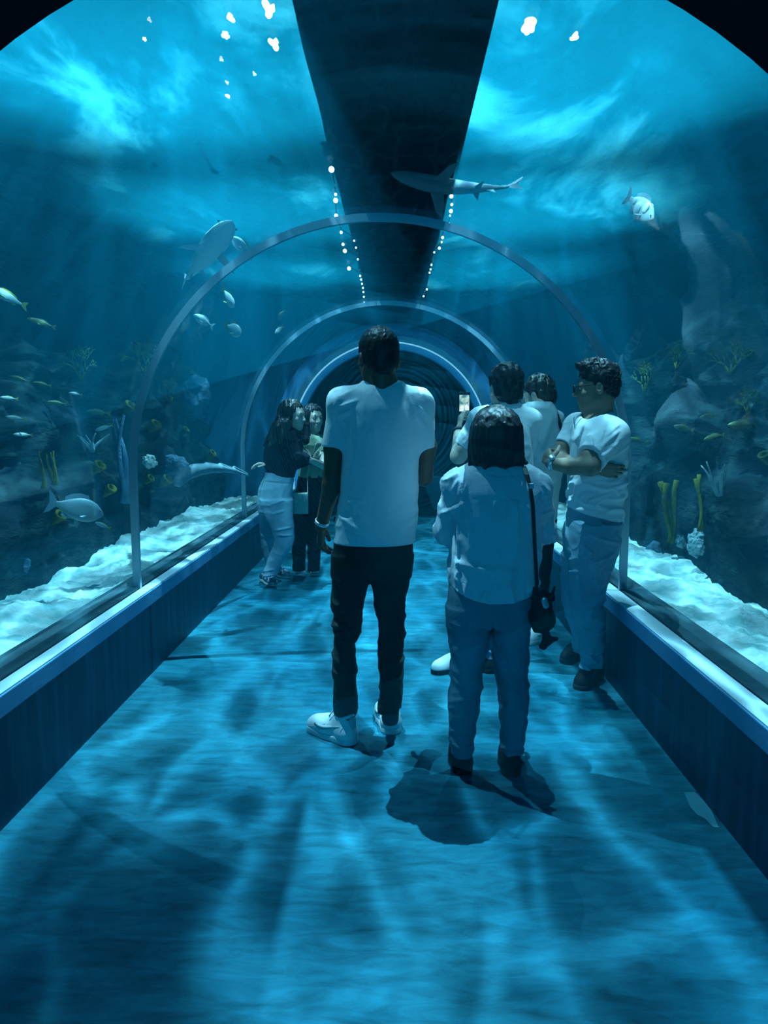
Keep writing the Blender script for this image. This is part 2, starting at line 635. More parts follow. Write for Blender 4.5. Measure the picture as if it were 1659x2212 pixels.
def C(a, b, ra, rb=None, flat=None, fac=1.0):
    """tapered capsule; flattened by fac along the direction flat"""
    return ('c', np.asarray(a, float), np.asarray(b, float), ra, ra if rb is None else rb, None if flat is None else unit(flat), fac)


def E_(c, r, R=None):
    return ('e', np.asarray(c, float), np.asarray(r, float), R)


def LOFT(secs, ex=2.3):
    """stack of oval sections (z, cx, cy, rx, ry)"""
    return ('l', np.asarray(sorted(secs), float), ex)


def prim_box(p):
    if p[0] == 'c':
        r = max(p[3], p[4])
        return np.minimum(p[1], p[2]) - r, np.maximum(p[1], p[2]) + r
    if p[0] == 'e':
        r = np.full(3, p[2].max())
        return p[1] - r, p[1] + r
    s = p[1]
    return (np.array([(s[:, 1] - s[:, 3]).min(), (s[:, 2] - s[:, 4]).min(), s[0, 0]]), np.array([(s[:, 1] + s[:, 3]).max(), (s[:, 2] + s[:, 4]).max(), s[-1, 0]]))


def prim_eval(p, X, Y, Z):
    if p[0] == 'c':
        _, a, b, ra, rb, fl, fac = p
        px, py, pz = X - a[0], Y - a[1], Z - a[2]
        ba = b - a
        if fl is not None:
            q = px * fl[0] + py * fl[1] + pz * fl[2]
            px, py, pz = px + fl[0] * q * (fac - 1), py + fl[1] * q * (fac - 1), pz + fl[2] * q * (fac - 1)
            ba = ba + fl * (ba @ fl) * (fac - 1)
        t = np.clip((px * ba[0] + py * ba[1] + pz * ba[2]) / (ba @ ba + 1e-12), 0, 1)
        d = np.sqrt((px - ba[0] * t) ** 2 + (py - ba[1] * t) ** 2 + (pz - ba[2] * t) ** 2) - (ra + (rb - ra) * t)
        return d
    if p[0] == 'e':
        _, c, r, R = p
        px, py, pz = X - c[0], Y - c[1], Z - c[2]
        if R is not None:
            px, py, pz = (px * R[0][k] + py * R[1][k] + pz * R[2][k] for k in range(3))
        k0 = np.sqrt((px / r[0]) ** 2 + (py / r[1]) ** 2 + (pz / r[2]) ** 2) + 1e-9
        k1 = np.sqrt((px / r[0] ** 2) ** 2 + (py / r[1] ** 2) ** 2 + (pz / r[2] ** 2) ** 2) + 1e-9
        return k0 * (k0 - 1) / k1
    _, s, ex = p
    zz = Z.ravel()
    # smooth (monotone cubic-like) resampling of the sections
    zd = np.linspace(s[0, 0], s[-1, 0], 160)
    cols = []
    ker = np.hanning(15)
    ker /= ker.sum()
    for k in range(1, 5):
        v = np.interp(zd, s[:, 0], s[:, k])
        v = np.convolve(np.pad(v, 7, mode='reflect', reflect_type='odd'), ker, mode='valid')
        cols.append(np.interp(zz, zd, v).reshape(Z.shape))
    cx, cy, rx, ry = cols
    rx, ry = np.maximum(rx, 0.004), np.maximum(ry, 0.004)
    px, py = X - cx, Y - cy
    q = (np.abs(px / rx) ** ex + np.abs(py / ry) ** ex) ** (1 / ex) + 1e-6
    d = np.sqrt(px * px + py * py) * (1 - 1 / q)
    d = np.where(q < 0.2, -0.8 * np.minimum(rx, ry), d)
    return np.maximum(d, np.maximum(s[0, 0] - Z, Z - s[-1, 0]))


class Field:
    def __init__(s, lo, hi, h, fine=()):
        """h: step; fine: (z0, z1, step) zones of a finer step in z"""
        s.h = h
        s.ax = [np.arange(lo[k], hi[k] + h, h) for k in (0, 1)]
        zs, z = [], lo[2]
        while z < hi[2]:
            zs.append(z)
            st = h
            for a, b, f in fine:
                if a <= z <= b:
                    st = f
            z += st
        s.ax.append(np.array(zs))
        s.D = np.full([len(a) for a in s.ax], 0.5, np.float32)

    def sl(s, lo, hi):
        return tuple(slice(max(0, int(np.searchsorted(s.ax[k], lo[k])) - 1), min(len(s.ax[k]), int(np.searchsorted(s.ax[k], hi[k])) + 1)) for k in range(3))

    def grid(s, sl):
        return (s.ax[0][sl[0]][:, None, None].astype(np.float32), s.ax[1][sl[1]][None, :, None].astype(np.float32), s.ax[2][sl[2]][None, None, :].astype(np.float32))

    def add(s, prims, join=0.02, k=0.02, dr=0.0, cuts=(), cutk=0.006, sub=False):
        bs = [prim_box(p) for p in prims]
        pad = 0.03 + max(join, k) + max(dr, 0)
        lo, hi = np.min([b[0] for b in bs], 0) - pad, np.max([b[1] for b in bs], 0) + pad
        sl = s.sl(lo, hi)
        if any(q.stop - q.start < 1 for q in sl):
            return s
        X, Y, Z = s.grid(sl)
        g = None
        for p in prims:
            d = prim_eval(p, X, Y, Z) - dr
            g = d if g is None else smin(g, d, k)
        for pt, n in cuts:
            n = unit(n)
            g = -smin(-g, -((X - pt[0]) * n[0] + (Y - pt[1]) * n[1] + (Z - pt[2]) * n[2]), cutk)
        if sub:
            s.D[sl] = -smin(-s.D[sl], g, join)
        else:
            s.D[sl] = smin(s.D[sl], g, join)
        return s

    def cut(s, pt, n, kk=0.004):
        n = unit(n)
        X, Y, Z = s.grid((slice(None),) * 3)
        s.D = -smin(-s.D, -((X - pt[0]) * n[0] + (Y - pt[1]) * n[1] + (Z - pt[2]) * n[2]).astype(np.float32), kk)
        return s

    def band(s, w=0.035):
        I = np.nonzero(np.abs(s.D) < w)
        return I, np.stack([s.ax[k][I[k]] for k in range(3)], 1)

    def displace(s, fn, w=0.035):
        I, P = s.band(w)
        if len(P):
            s.D[I] -= fn(P).astype(np.float32)
        return s

    def mesh(s):
        D = s.D
        N = D < 0
        c = np.zeros([n - 1 for n in D.shape], np.uint8)
        for i in (0, 1):
            for j in (0, 1):
                for k in (0, 1):
                    c += N[i:N.shape[0] - 1 + i, j:N.shape[1] - 1 + j, k:N.shape[2] - 1 + k]
        act = (c > 0) & (c < 8)
        I = np.argwhere(act)
        if not len(I):
            return np.zeros((0, 3)), np.zeros((0, 4), int)
        vid = np.full(c.shape, -1, np.int64)
        vid[tuple(I.T)] = np.arange(len(I))
        cor = {}
        for i in (0, 1):
            for j in (0, 1):
                for k in (0, 1):
                    cor[i, j, k] = D[I[:, 0] + i, I[:, 1] + j, I[:, 2] + k].astype(np.float64)
        acc, cnt = np.zeros((len(I), 3)), np.zeros(len(I))
        for a in cor:
            for ax in range(3):
                if a[ax] == 0:
                    b = tuple(1 if q == ax else a[q] for q in range(3))
                    d0, d1 = cor[a], cor[b]
                    x = (d0 < 0) != (d1 < 0)
                    t = np.where(x, d0 / np.where(x, d0 - d1, 1), 0)
                    p = np.tile(np.array(a, float), (len(I), 1))
                    p[:, ax] += t
                    acc += p * x[:, None]
                    cnt += x
        pos = I + acc / cnt[:, None]
        V = np.stack([np.interp(pos[:, k], np.arange(len(s.ax[k])), s.ax[k]) for k in range(3)], 1)
        F = []
        for ax in range(3):
            o1, o2 = (ax + 1) % 3, (ax + 2) % 3
            A = np.take(N, range(0, N.shape[ax] - 1), ax)
            B = np.take(N, range(1, N.shape[ax]), ax)
            X = np.argwhere(A != B)
            X = X[(X[:, o1] > 0) & (X[:, o2] > 0) & (X[:, o1] < N.shape[o1] - 1) & (X[:, o2] < N.shape[o2] - 1)]
            inside = A[tuple(X.T)]

            def cell(u, v):
                Q = X.copy()
                Q[:, o1] -= u
                Q[:, o2] -= v
                return vid[tuple(Q.T)]
            q = np.stack([cell(1, 1), cell(0, 1), cell(0, 0), cell(1, 0)], 1)
            q[~inside] = q[~inside][:, ::-1]
            F.append(q)
        F = np.concatenate(F)
        return V, F[(F >= 0).all(1)]

    def build(s, name, m, parent=None, root=(0, 0, 0), keep_big=True):
        V, F = s.mesh()
        if keep_big and len(F):
            # drop specks cut loose from the main piece
            lab = np.arange(len(V))
            for _ in range(400):
                lm = lab[F].min(1)
                new = lab.copy()
                for k in range(4):
                    np.minimum.at(new, F[:, k], lm)
                new = new[new]
                if (new == lab).all():
                    break
                lab = new
            u, n = np.unique(lab, return_counts=True)
            ok = np.isin(lab, u[n > 0.03 * n.max()])
            F = F[ok[F].all(1)]
            mp = np.cumsum(ok) - 1
            V, F = V[ok], mp[F]
        V = V - np.asarray(root, float)
        me = bpy.data.meshes.new(name)
        me.vertices.add(len(V))
        me.vertices.foreach_set('co', V.ravel())
        me.loops.add(F.size)
        me.loops.foreach_set('vertex_index', F.ravel())
        me.polygons.add(len(F))
        me.polygons.foreach_set('loop_start', np.arange(0, F.size, 4))
        me.update(calc_edges=True)
        me.validate()
        return link_mesh(name, me, m, parent, smooth=True)


def chain(pts, rs, flat=None, fac=1.0):
    return [C(pts[i], pts[i + 1], rs[i], rs[i + 1], flat, fac) for i in range(len(pts) - 1)]


# ------------------------------------------------------------------ heads and hands
def head_frame(c, f, tilt=0.0, S_=1.0, roll=0.0):
    """basis (right, forward, up) of a head that looks along f, tilted down by tilt"""
    f = unit((f[0], f[1], 0))
    r = np.array([f[1], -f[0], 0.0])
    u = np.array([0, 0, 1.0])
    f2 = f * math.cos(tilt) - u * math.sin(tilt)
    u2 = np.cross(r, f2)
    r2 = r * math.cos(roll) + u2 * math.sin(roll)
    u2 = np.cross(r2, f2)
    R = np.stack([r2, f2, u2], 0)        # rows: local axes in the world
    c = np.asarray(c, float)
    return (lambda x, y, z: c + S_ * (x * R[0] + y * R[1] + z * R[2])), R.T, S_


def head_add(fd, fr, female=False):
    T, R, s = fr
    e = lambda c, r: E_(T(*c), np.array(r) * s, R)
    jw = 0.042 if female else 0.047
    fd.add([e((0, -0.012, 0.038), (0.074, 0.096, 0.084)), e((0, 0.028, -0.02), (0.060, 0.066, 0.080))], join=0.03, k=0.03)
    fd.add([C(T(-jw, 0.005, -0.068), T(-0.014, 0.066, -0.102), 0.022 * s, 0.018 * s), C(T(jw, 0.005, -0.068), T(0.014, 0.066, -0.102), 0.022 * s, 0.018 * s),
            e((0, 0.045, -0.075), (0.040, 0.045, 0.035))], join=0.03, k=0.02)
    fd.add([e((-0.036, 0.056, -0.032), (0.022, 0.022, 0.024)), e((0.036, 0.056, -0.032), (0.022, 0.022, 0.024)), C(T(-0.034, 0.076, 0.020), T(0.034, 0.076, 0.020), 0.011 * s)], join=0.02)
    for q in (-1, 1):
        fd.add([e((q * 0.031, 0.096, 0.000), (0.017, 0.013, 0.010))], join=0.012, sub=True)
        fd.add([C(T(q * 0.043, 0.078, 0.006), T(q * 0.020, 0.083, 0.006), 0.0065 * s)], join=0.008)
        fd.add([e((q * 0.079, -0.010, -0.008), (0.010, 0.020, 0.032))], join=0.008)
        fd.add([e((q * 0.088, -0.006, -0.006), (0.007, 0.010, 0.018))], join=0.004, sub=True)
    fd.add([C(T(0, 0.086, 0.008), T(0, 0.110, -0.032), 0.008 * s, 0.0115 * s), e((-0.011, 0.096, -0.037), (0.008, 0.010, 0.008)), e((0.011, 0.096, -0.037), (0.008, 0.010, 0.008))], join=0.010, k=0.008)
    fd.add([e((0, 0.088, -0.061), (0.022, 0.011, 0.0065)), e((0, 0.086, -0.073), (0.018, 0.011, 0.0075))], join=0.006, k=0.002)
    fd.add([e((0, 0.102, -0.0665), (0.022, 0.012, 0.0018))], join=0.003, sub=True)
    fd.add([e((0, 0.070, -0.100), (0.016, 0.015, 0.014))], join=0.015)


def eyes(root, fr, rootloc, brow=True, female=False):
    T, R, s = fr
    for q in (-1, 1):
        f = Field(T(q * 0.031, 0.078, 0) - 0.02, T(q * 0.031, 0.078, 0) + 0.02, 0.0025)
        f.add([E_(T(q * 0.031, 0.0775, -0.001), np.array((0.0135, 0.0115, 0.0075)) * s, R)], join=0)
        o = f.build('eye', M_eye, root, rootloc)
        f = Field(T(q * 0.031, 0.086, 0) - 0.012, T(q * 0.031, 0.086, 0) + 0.012, 0.0018)
        f.add([E_(T(q * 0.031, 0.0865, -0.001), np.array((0.0055, 0.004, 0.0055)) * s, R)], join=0)
        f.build('iris', M_iris, o, rootloc)
        if brow:
            c = T(q * 0.032, 0.085, 0.024)
            f = Field(c - 0.03, c + 0.03, 0.0025)
            f.add([C(T(q * 0.016, 0.088, 0.023), T(q * 0.034, 0.086, 0.028), 0.0045 * s, 0.004 * s), C(T(q * 0.034, 0.086, 0.028), T(q * 0.049, 0.073, 0.023), 0.004 * s, 0.002 * s)], join=0, k=0.004)
            f.build('eyebrow', M_hair, root, rootloc)


def hand_prims(w, d, n, side, L=0.185, curl=(25, 30, 20), spread=0.0, thumb=(0.55, 0.65, 0.45)):
    """palm and five bent fingers: w wrist, d towards the knuckles, n the way the palm faces, side the thumb's side"""
    d = unit(d)
    n = unit(np.asarray(n, float) - d * np.dot(n, d))
    t = np.cross(d, n)
    t = t if np.dot(t, side) > 0 else -t
    q = L / 0.185
    w = np.asarray(w, float)
    palm = [C(w + d * 0.010 * q, w + d * 0.078 * q + t * 0.006 * q, 0.024 * q, 0.036 * q, n, 2.3), C(w + d * 0.03 * q + t * 0.02 * q, w + d * 0.08 * q + t * 0.024 * q, 0.013 * q, 0.013 * q),
            C(w + d * 0.03 * q - t * 0.016 * q, w + d * 0.078 * q - t * 0.024 * q, 0.012 * q, 0.012 * q)]
    fingers = []
    for i, (off, ln, r) in enumerate(((0.030, 0.070, 0.0092), (0.0105, 0.078, 0.0094), (-0.0095, 0.072, 0.0090), (-0.0285, 0.057, 0.0080))):
        p = w + (d * (0.090 - (0.004 if i in (0, 2) else 0.010 if i == 3 else 0)) + t * off) * q
        a, pts, rs = 0.0, [p], [r * q]
        sp = spread * (1.5 - i)
        cu = curl[i] if isinstance(curl[0], (tuple, list)) else curl
        dd = unit(d + t * sp)
        for sgm, cv in zip((0.46, 0.30, 0.24), cu):
            a += math.radians(cv)
            p = p + (dd * math.cos(a) + n * math.sin(a)) * ln * sgm * q * 1.1
            pts.append(p)
            rs.append(rs[-1] * 0.92)
        fingers.append(chain(pts, rs))
    p0 = w + (d * 0.022 + t * 0.024) * q
    v = unit(d * thumb[0] + t * thumb[1] + n * thumb[2])
    p1 = p0 + v * 0.042 * q
    v2 = unit(v * 0.6 + d * 0.6 + n * 0.15)
    p2 = p1 + v2 * 0.032 * q
    v3 = unit(v2 + d * 0.3)
    fingers.append(chain([p0, p1, p2, p2 + v3 * 0.022 * q], [0.0145 * q, 0.0115 * q, 0.0098 * q, 0.0085 * q]))
    return palm, fingers


def add_hand(fd, *a, **k):
    palm, fingers = hand_prims(*a, **k)
    fd.add(palm, join=0.012, k=0.012)
    for g in fingers:
        fd.add(g, join=0.005, k=0.004)


class Fig:
    """a standing figure measured at the distance Y"""

    def __init__(s, Y, root):
        s.Y, s.root = Y, np.asarray(root, float)
        s.sc = Y / F_PX

    def P(s, px, py, dy=0.0):
        return onY(px, py, s.Y + dy)

    def sec(s, rows, dr=0.0):
        out = []
        for row in rows:
            py, a, b, ry = row[:4]
            dy = row[4] if len(row) > 4 else 0.0
            p = onY((a + b) / 2, py, s.Y + dy)
            out.append((p[2], p[0], p[1], (b - a) / 2 * (s.Y + dy) / F_PX + dr, ry + dr))
        return LOFT(out)


def folds(scale=(1, 1, 1), amp=0.006, seed=0, warp=0.4, freq=7.0, zamp=None):
    def fn(P):
        Q = P * np.array(scale) * freq
        wv = np.stack([vnoise(P * 5, seed + 3), vnoise(P * 5 + 9, seed + 4), vnoise(P * 5 + 21, seed + 5)], 1) - 0.5
        Q = Q + wv * warp * freq * 0.35
        r = ridged(Q, seed) - 0.4
        r2 = ridged(Q * 2.1 + 5, seed + 8) - 0.4
        a = amp * (r + 0.4 * r2)
        if zamp is not None:
            a = a * zamp(P)
        return a
    return fn


def creases(fig, lines, front=True):
    """raised (+) or sunk (-) fold lines given on the side that faces the camera: (px, py, px, py, half width m, height m)"""
    segs = []
    for x0, y0, x1, y1, w, h in lines:
        a, b = fig.P(x0, y0), fig.P(x1, y1)
        segs.append((a[[0, 2]], b[[0, 2]], w, h))

    def fn(P):
        q = P[:, [0, 2]]
        out = np.zeros(len(P))
        for a, b, w, h in segs:
            ba = b - a
            t = np.clip((q - a) @ ba / (ba @ ba), 0, 1)
            d = np.linalg.norm(q - a - t[:, None] * ba, axis=1)
            out += h * np.exp(-(d / w) ** 2) * np.minimum(1, 4 * t * (1 - t) + 0.35)
        return out * (P[:, 1] < fig.Y + 0.05)
    return fn

# ------------------------------------------------------------------ people
M_skin_d = mat('skin_deep', (0.16, 0.085, 0.055), rough=0.5, var=(0.13, 0.07, 0.045), vscale=12, spec=0.4)
M_skin_m = mat('skin_warm', (0.34, 0.22, 0.16), rough=0.5, var=(0.30, 0.19, 0.13), vscale=12, spec=0.4)
M_skin_l = mat('skin_light', (0.55, 0.44, 0.36), rough=0.5, var=(0.50, 0.38, 0.31), vscale=12, spec=0.4)
M_eye = mat('eye_white', (0.6, 0.62, 0.62), rough=0.2)
M_iris = mat('iris_dark', (0.01, 0.008, 0.006), rough=0.15)
M_hair = mat('black_hair', (0.006, 0.008, 0.012), rough=0.5, spec=0.3, var=(0.014, 0.016, 0.02), vscale=60, stretch=(3, 3, 0.3))
M_hair_br = mat('dark_brown_hair', (0.012, 0.012, 0.012), rough=0.38, spec=0.55, var=(0.035, 0.03, 0.026), vscale=50, stretch=(3, 3, 0.25))
M_white = mat('white_cotton', (0.80, 0.84, 0.86), rough=0.9, spec=0.1, var=(0.74, 0.79, 0.82), vscale=5, bump=0.12, bscale=300)
M_blouse = mat('pale_linen', (0.62, 0.70, 0.76), rough=0.85, spec=0.1, var=(0.55, 0.63, 0.70), vscale=6, bump=0.15, bscale=220)
M_grey = mat('pale_grey_cotton', (0.45, 0.55, 0.58), rough=0.9, spec=0.1, var=(0.40, 0.50, 0.52), vscale=6, bump=0.12, bscale=300)
M_olive = mat('olive_cotton', (0.30, 0.36, 0.26), rough=0.9, spec=0.1, var=(0.26, 0.32, 0.22), vscale=6, bump=0.1, bscale=300)
M_sweater = mat('charcoal_knit', (0.008, 0.014, 0.024), rough=0.95, spec=0.05, var=(0.016, 0.024, 0.036), vscale=40, bump=0.3, bscale=160)
M_jeans = mat('blue_denim', (0.09, 0.20, 0.27), rough=0.9, spec=0.1, var=(0.14, 0.28, 0.36), vscale=7, stretch=(1, 1, 0.5), bump=0.2, bscale=260)
M_jeans2 = mat('faded_denim', (0.17, 0.34, 0.44), rough=0.9, spec=0.1, var=(0.28, 0.47, 0.57), vscale=5, stretch=(1, 1, 0.5), bump=0.2, bscale=260)
M_jeans3 = mat('mid_denim', (0.10, 0.22, 0.30), rough=0.9, spec=0.1, var=(0.15, 0.28, 0.43), vscale=6, stretch=(1, 1, 0.5), bump=0.2, bscale=260)
M_chino = mat('dark_green_cotton', (0.014, 0.026, 0.026), rough=0.75, spec=0.25, var=(0.022, 0.036, 0.034), vscale=9, bump=0.15, bscale=200)
M_blackcloth = mat('black_cloth', (0.006, 0.010, 0.016), rough=0.9, spec=0.1, var=(0.010, 0.015, 0.022), vscale=9)
M_shoe_w = mat('white_leather', (0.72, 0.78, 0.80), rough=0.45, spec=0.4)
M_shoe_b = mat('black_suede', (0.006, 0.008, 0.012), rough=0.8, spec=0.2)
M_sole_b = mat('black_rubber', (0.012, 0.016, 0.022), rough=0.7)
M_sole_w = mat('pale_rubber', (0.62, 0.70, 0.72), rough=0.6)
M_canvas = mat('patterned_canvas', (0.04, 0.10, 0.16), rough=0.85, var=(0.35, 0.48, 0.55), vscale=38, ramp=(0.52, 0.58), detail=1)
M_leather = mat('black_leather', (0.008, 0.010, 0.014), rough=0.6, spec=0.3)
M_pale_leather = mat('pale_leather', (0.42, 0.52, 0.46), rough=0.5, var=(0.36, 0.46, 0.42), vscale=5)
M_silver = mat('silver_metal', (0.65, 0.72, 0.76), rough=0.3, metal=0.8)
M_sock = mat('dark_sock', (0.05, 0.08, 0.10), rough=0.95)


def shoe(person, root, heel, toe, L_, m_up, m_sole, style='sneaker', z=0.0, pitch=0.0, name='shoe', label=None, laces=None):
    """a shoe whose heel rests at heel and points to toe (floor points)"""
    q = L_ / 0.285
    f = Field((-0.07 * q, -0.03 * q, -0.01), (0.07 * q, 0.30 * q, 0.17 * q), 0.0042)
    hi = 0.028 if style == 'slip' else 0.0
    V3 = lambda x, y, zz: np.array((x, y, zz)) * q
    f.add([C(V3(0, 0.045, 0.045), V3(0, 0.055, 0.105 - hi), 0.042 * q, 0.037 * q), C(V3(0, 0.045, 0.045), V3(0, 0.15, 0.045), 0.041 * q, 0.044 * q),
           C(V3(0, 0.11, 0.075 - hi * 0.5), V3(0, 0.21, 0.040), 0.032 * q, 0.034 * q), C(V3(0, 0.15, 0.038), V3(-0.004, 0.232, 0.030), 0.046 * q, 0.042 * q)], join=0, k=0.03 * q,
          cuts=[(V3(0, 0, 0.02), (0, 0, -1))])
    f.add([E_(V3(0, 0.056, 0.125 - hi), np.array((0.030, 0.040, 0.038)) * q)], join=0.008, sub=True)
    up = f.build(name, m_up, person)
    h, t = np.asarray(heel, float), np.asarray(toe, float)
    up.location = (h[0] - root[0], h[1] - root[1], z)
    up.rotation_euler = Euler((pitch, 0, math.atan2(t[1] - h[1], t[0] - h[0]) - PI / 2))
    if label:
        up['label'] = label
    so = Field((-0.07 * q, -0.04 * q, -0.01), (0.07 * q, 0.30 * q, 0.05), 0.0045)
    so.add([C(V3(0, 0.042, 0.014), V3(0, 0.15, 0.014), 0.046 * q, 0.047 * q, (0, 0, 1), 0.4), C(V3(0, 0.15, 0.014), V3(-0.003, 0.228, 0.014), 0.049 * q, 0.047 * q, (0, 0, 1), 0.4)], join=0, k=0.02,
           cuts=[(V3(0, 0, 0.030), (0, 0, 1)), ((0, 0, 0.0), (0, 0, -1))], cutk=0.004)
    so.build('sole', m_sole, up)
    if style == 'sneaker' and m_up is M_shoe_w:
        bm = bmesh.new()
        tube_bm(bm, [V3(0.030 * math.cos(a), 0.058 + 0.040 * math.sin(a), 0.112 + 0.014 * max(0, -math.sin(a)) ** 2) for a in np.linspace(0.35 * PI, 2.65 * PI, 22)], 0.0075 * q, 8)
        from_bm('collar', bm, m_up, up, smooth=True)
        bm = bmesh.new()
        box_bm(bm, V3(-0.015, 0.002, 0.070), V3(0.015, 0.020, 0.120), 0.006 * q)
        from_bm('heel_tab', bm, M_grey, up, smooth=True)

        def side_x(y, zz, sg):
            xs = f.ax[0]
            j, k = (int(np.clip(np.searchsorted(f.ax[n], v), 0, len(f.ax[n]) - 1)) for n, v in ((1, y), (2, zz)))
            ins = np.nonzero(f.D[:, j, k] < 0)[0]
            if not len(ins):
                return 0.0
            i = ins[-1] if sg > 0 else ins[0]
            i2 = min(max(i + sg, 0), len(xs) - 1)
            d0, d1 = f.D[i, j, k], f.D[i2, j, k]
            return xs[i] + (xs[i2] - xs[i]) * d0 / (d0 - d1 + 1e-9)
        for sg in (-1, 1):
            vs, fs = [], []
            for i in range(17):
                a = i / 16
                y = (0.200 - 0.150 * a) * q
                zc = (0.046 + 0.034 * a ** 1.5 + 0.014 * (1 - a) ** 4) * q
                wd = (0.0095 * math.sin(PI * min(1, 0.12 + a * 0.88)) ** 0.8 * (1 - 0.5 * a) + 0.0008) * q
                for zz in (zc - wd, zc + wd):
                    xx = side_x(y, zz, sg)
                    vs += [(xx + sg * 0.0022, y, zz), (xx - sg * 0.003, y, zz)]
            for i in range(16):
                k = 4 * i
                for qd in ((0, 2, 6, 4), (1, 5, 7, 3), (2, 3, 7, 6), (0, 4, 5, 1)):
                    fs.append(tuple(k + z_ for z_ in qd))
            from_py('side_stripe', vs, fs, M_grey, up, smooth=True)
            for line in ([(0.235, 0.034), (0.20, 0.044), (0.165, 0.046)], [(0.165, 0.034), (0.150, 0.060), (0.120, 0.082)], [(0.030, 0.036), (0.040, 0.060), (0.030, 0.085)]):
                pts = []
                for (ya, za), (yb, zb) in zip(line, line[1:]):
                    for t in (0, 0.25, 0.5, 0.75):
                        y, zz = (ya + (yb - ya) * t) * q, (za + (zb - za) * t) * q
                        pts.append((side_x(y, zz, sg), y, zz))
                bm = bmesh.new()
                tube_bm(bm, pts, 0.0013, 4)
                from_bm('seam', bm, M_grey, up)
    if laces is not None:
        bm = bmesh.new()
        for i in range(5):
            y, zz = 0.125 + 0.020 * i, 0.104 - 0.0095 * i - hi * 0.5
            tube_bm(bm, [V3(-0.026, y, zz - 0.008), V3(0, y + 0.004, zz + 0.003), V3(0.026, y, zz - 0.008)], 0.0032 * q, 5)
        for sg in (-1, 1):
            tube_bm(bm, [V3(0, 0.118, 0.113 - hi * 0.5), V3(sg * 0.020, 0.112, 0.128 - hi * 0.5), V3(sg * 0.034, 0.118, 0.106 - hi * 0.5)], 0.003 * q, 5)
        lo = from_bm('laces', bm, laces, up, smooth=True)
        lo['kind'] = 'stuff'
    return up


def band_ring(name, c, axis, r, w, th, m, parent, root, flat=None):
    """a strap round a wrist"""
    ax = Vector(unit(axis))
    a = ax.orthogonal().normalized()
    b = ax.cross(a)
    bm = bmesh.new()
    n = 28
    rings = []
    for rr, dz in ((r, -w / 2), (r + th, -w / 2 * 0.8), (r + th, w / 2 * 0.8), (r, w / 2)):
        rings.append([bm.verts.new(Vector(c) - Vector(root) + ax * dz + a * (rr * math.cos(2 * PI * k / n)) + b * (rr * math.sin(2 * PI * k / n))) for k in range(n)])
    for i in range(4):
        for k in range(n):
            bm.faces.new((rings[i][k], rings[i][(k + 1) % n], rings[(i + 1) % 4][(k + 1) % n], rings[(i + 1) % 4][k]))
    return from_bm(name, bm, m, parent, smooth=True)


def hair_noise(amp, freq, seed, axis=2, st=0.15):
    sc = np.ones(3)
    sc[axis] = st

    def fn(P):
        return amp * (ridged(P * sc * freq, seed) - 0.4) + amp * 0.6 * (ridged(P * sc * freq * 2.3, seed + 5) - 0.4)
    return fn


def person(root, label):
    return empty('person', root, label, 'person')


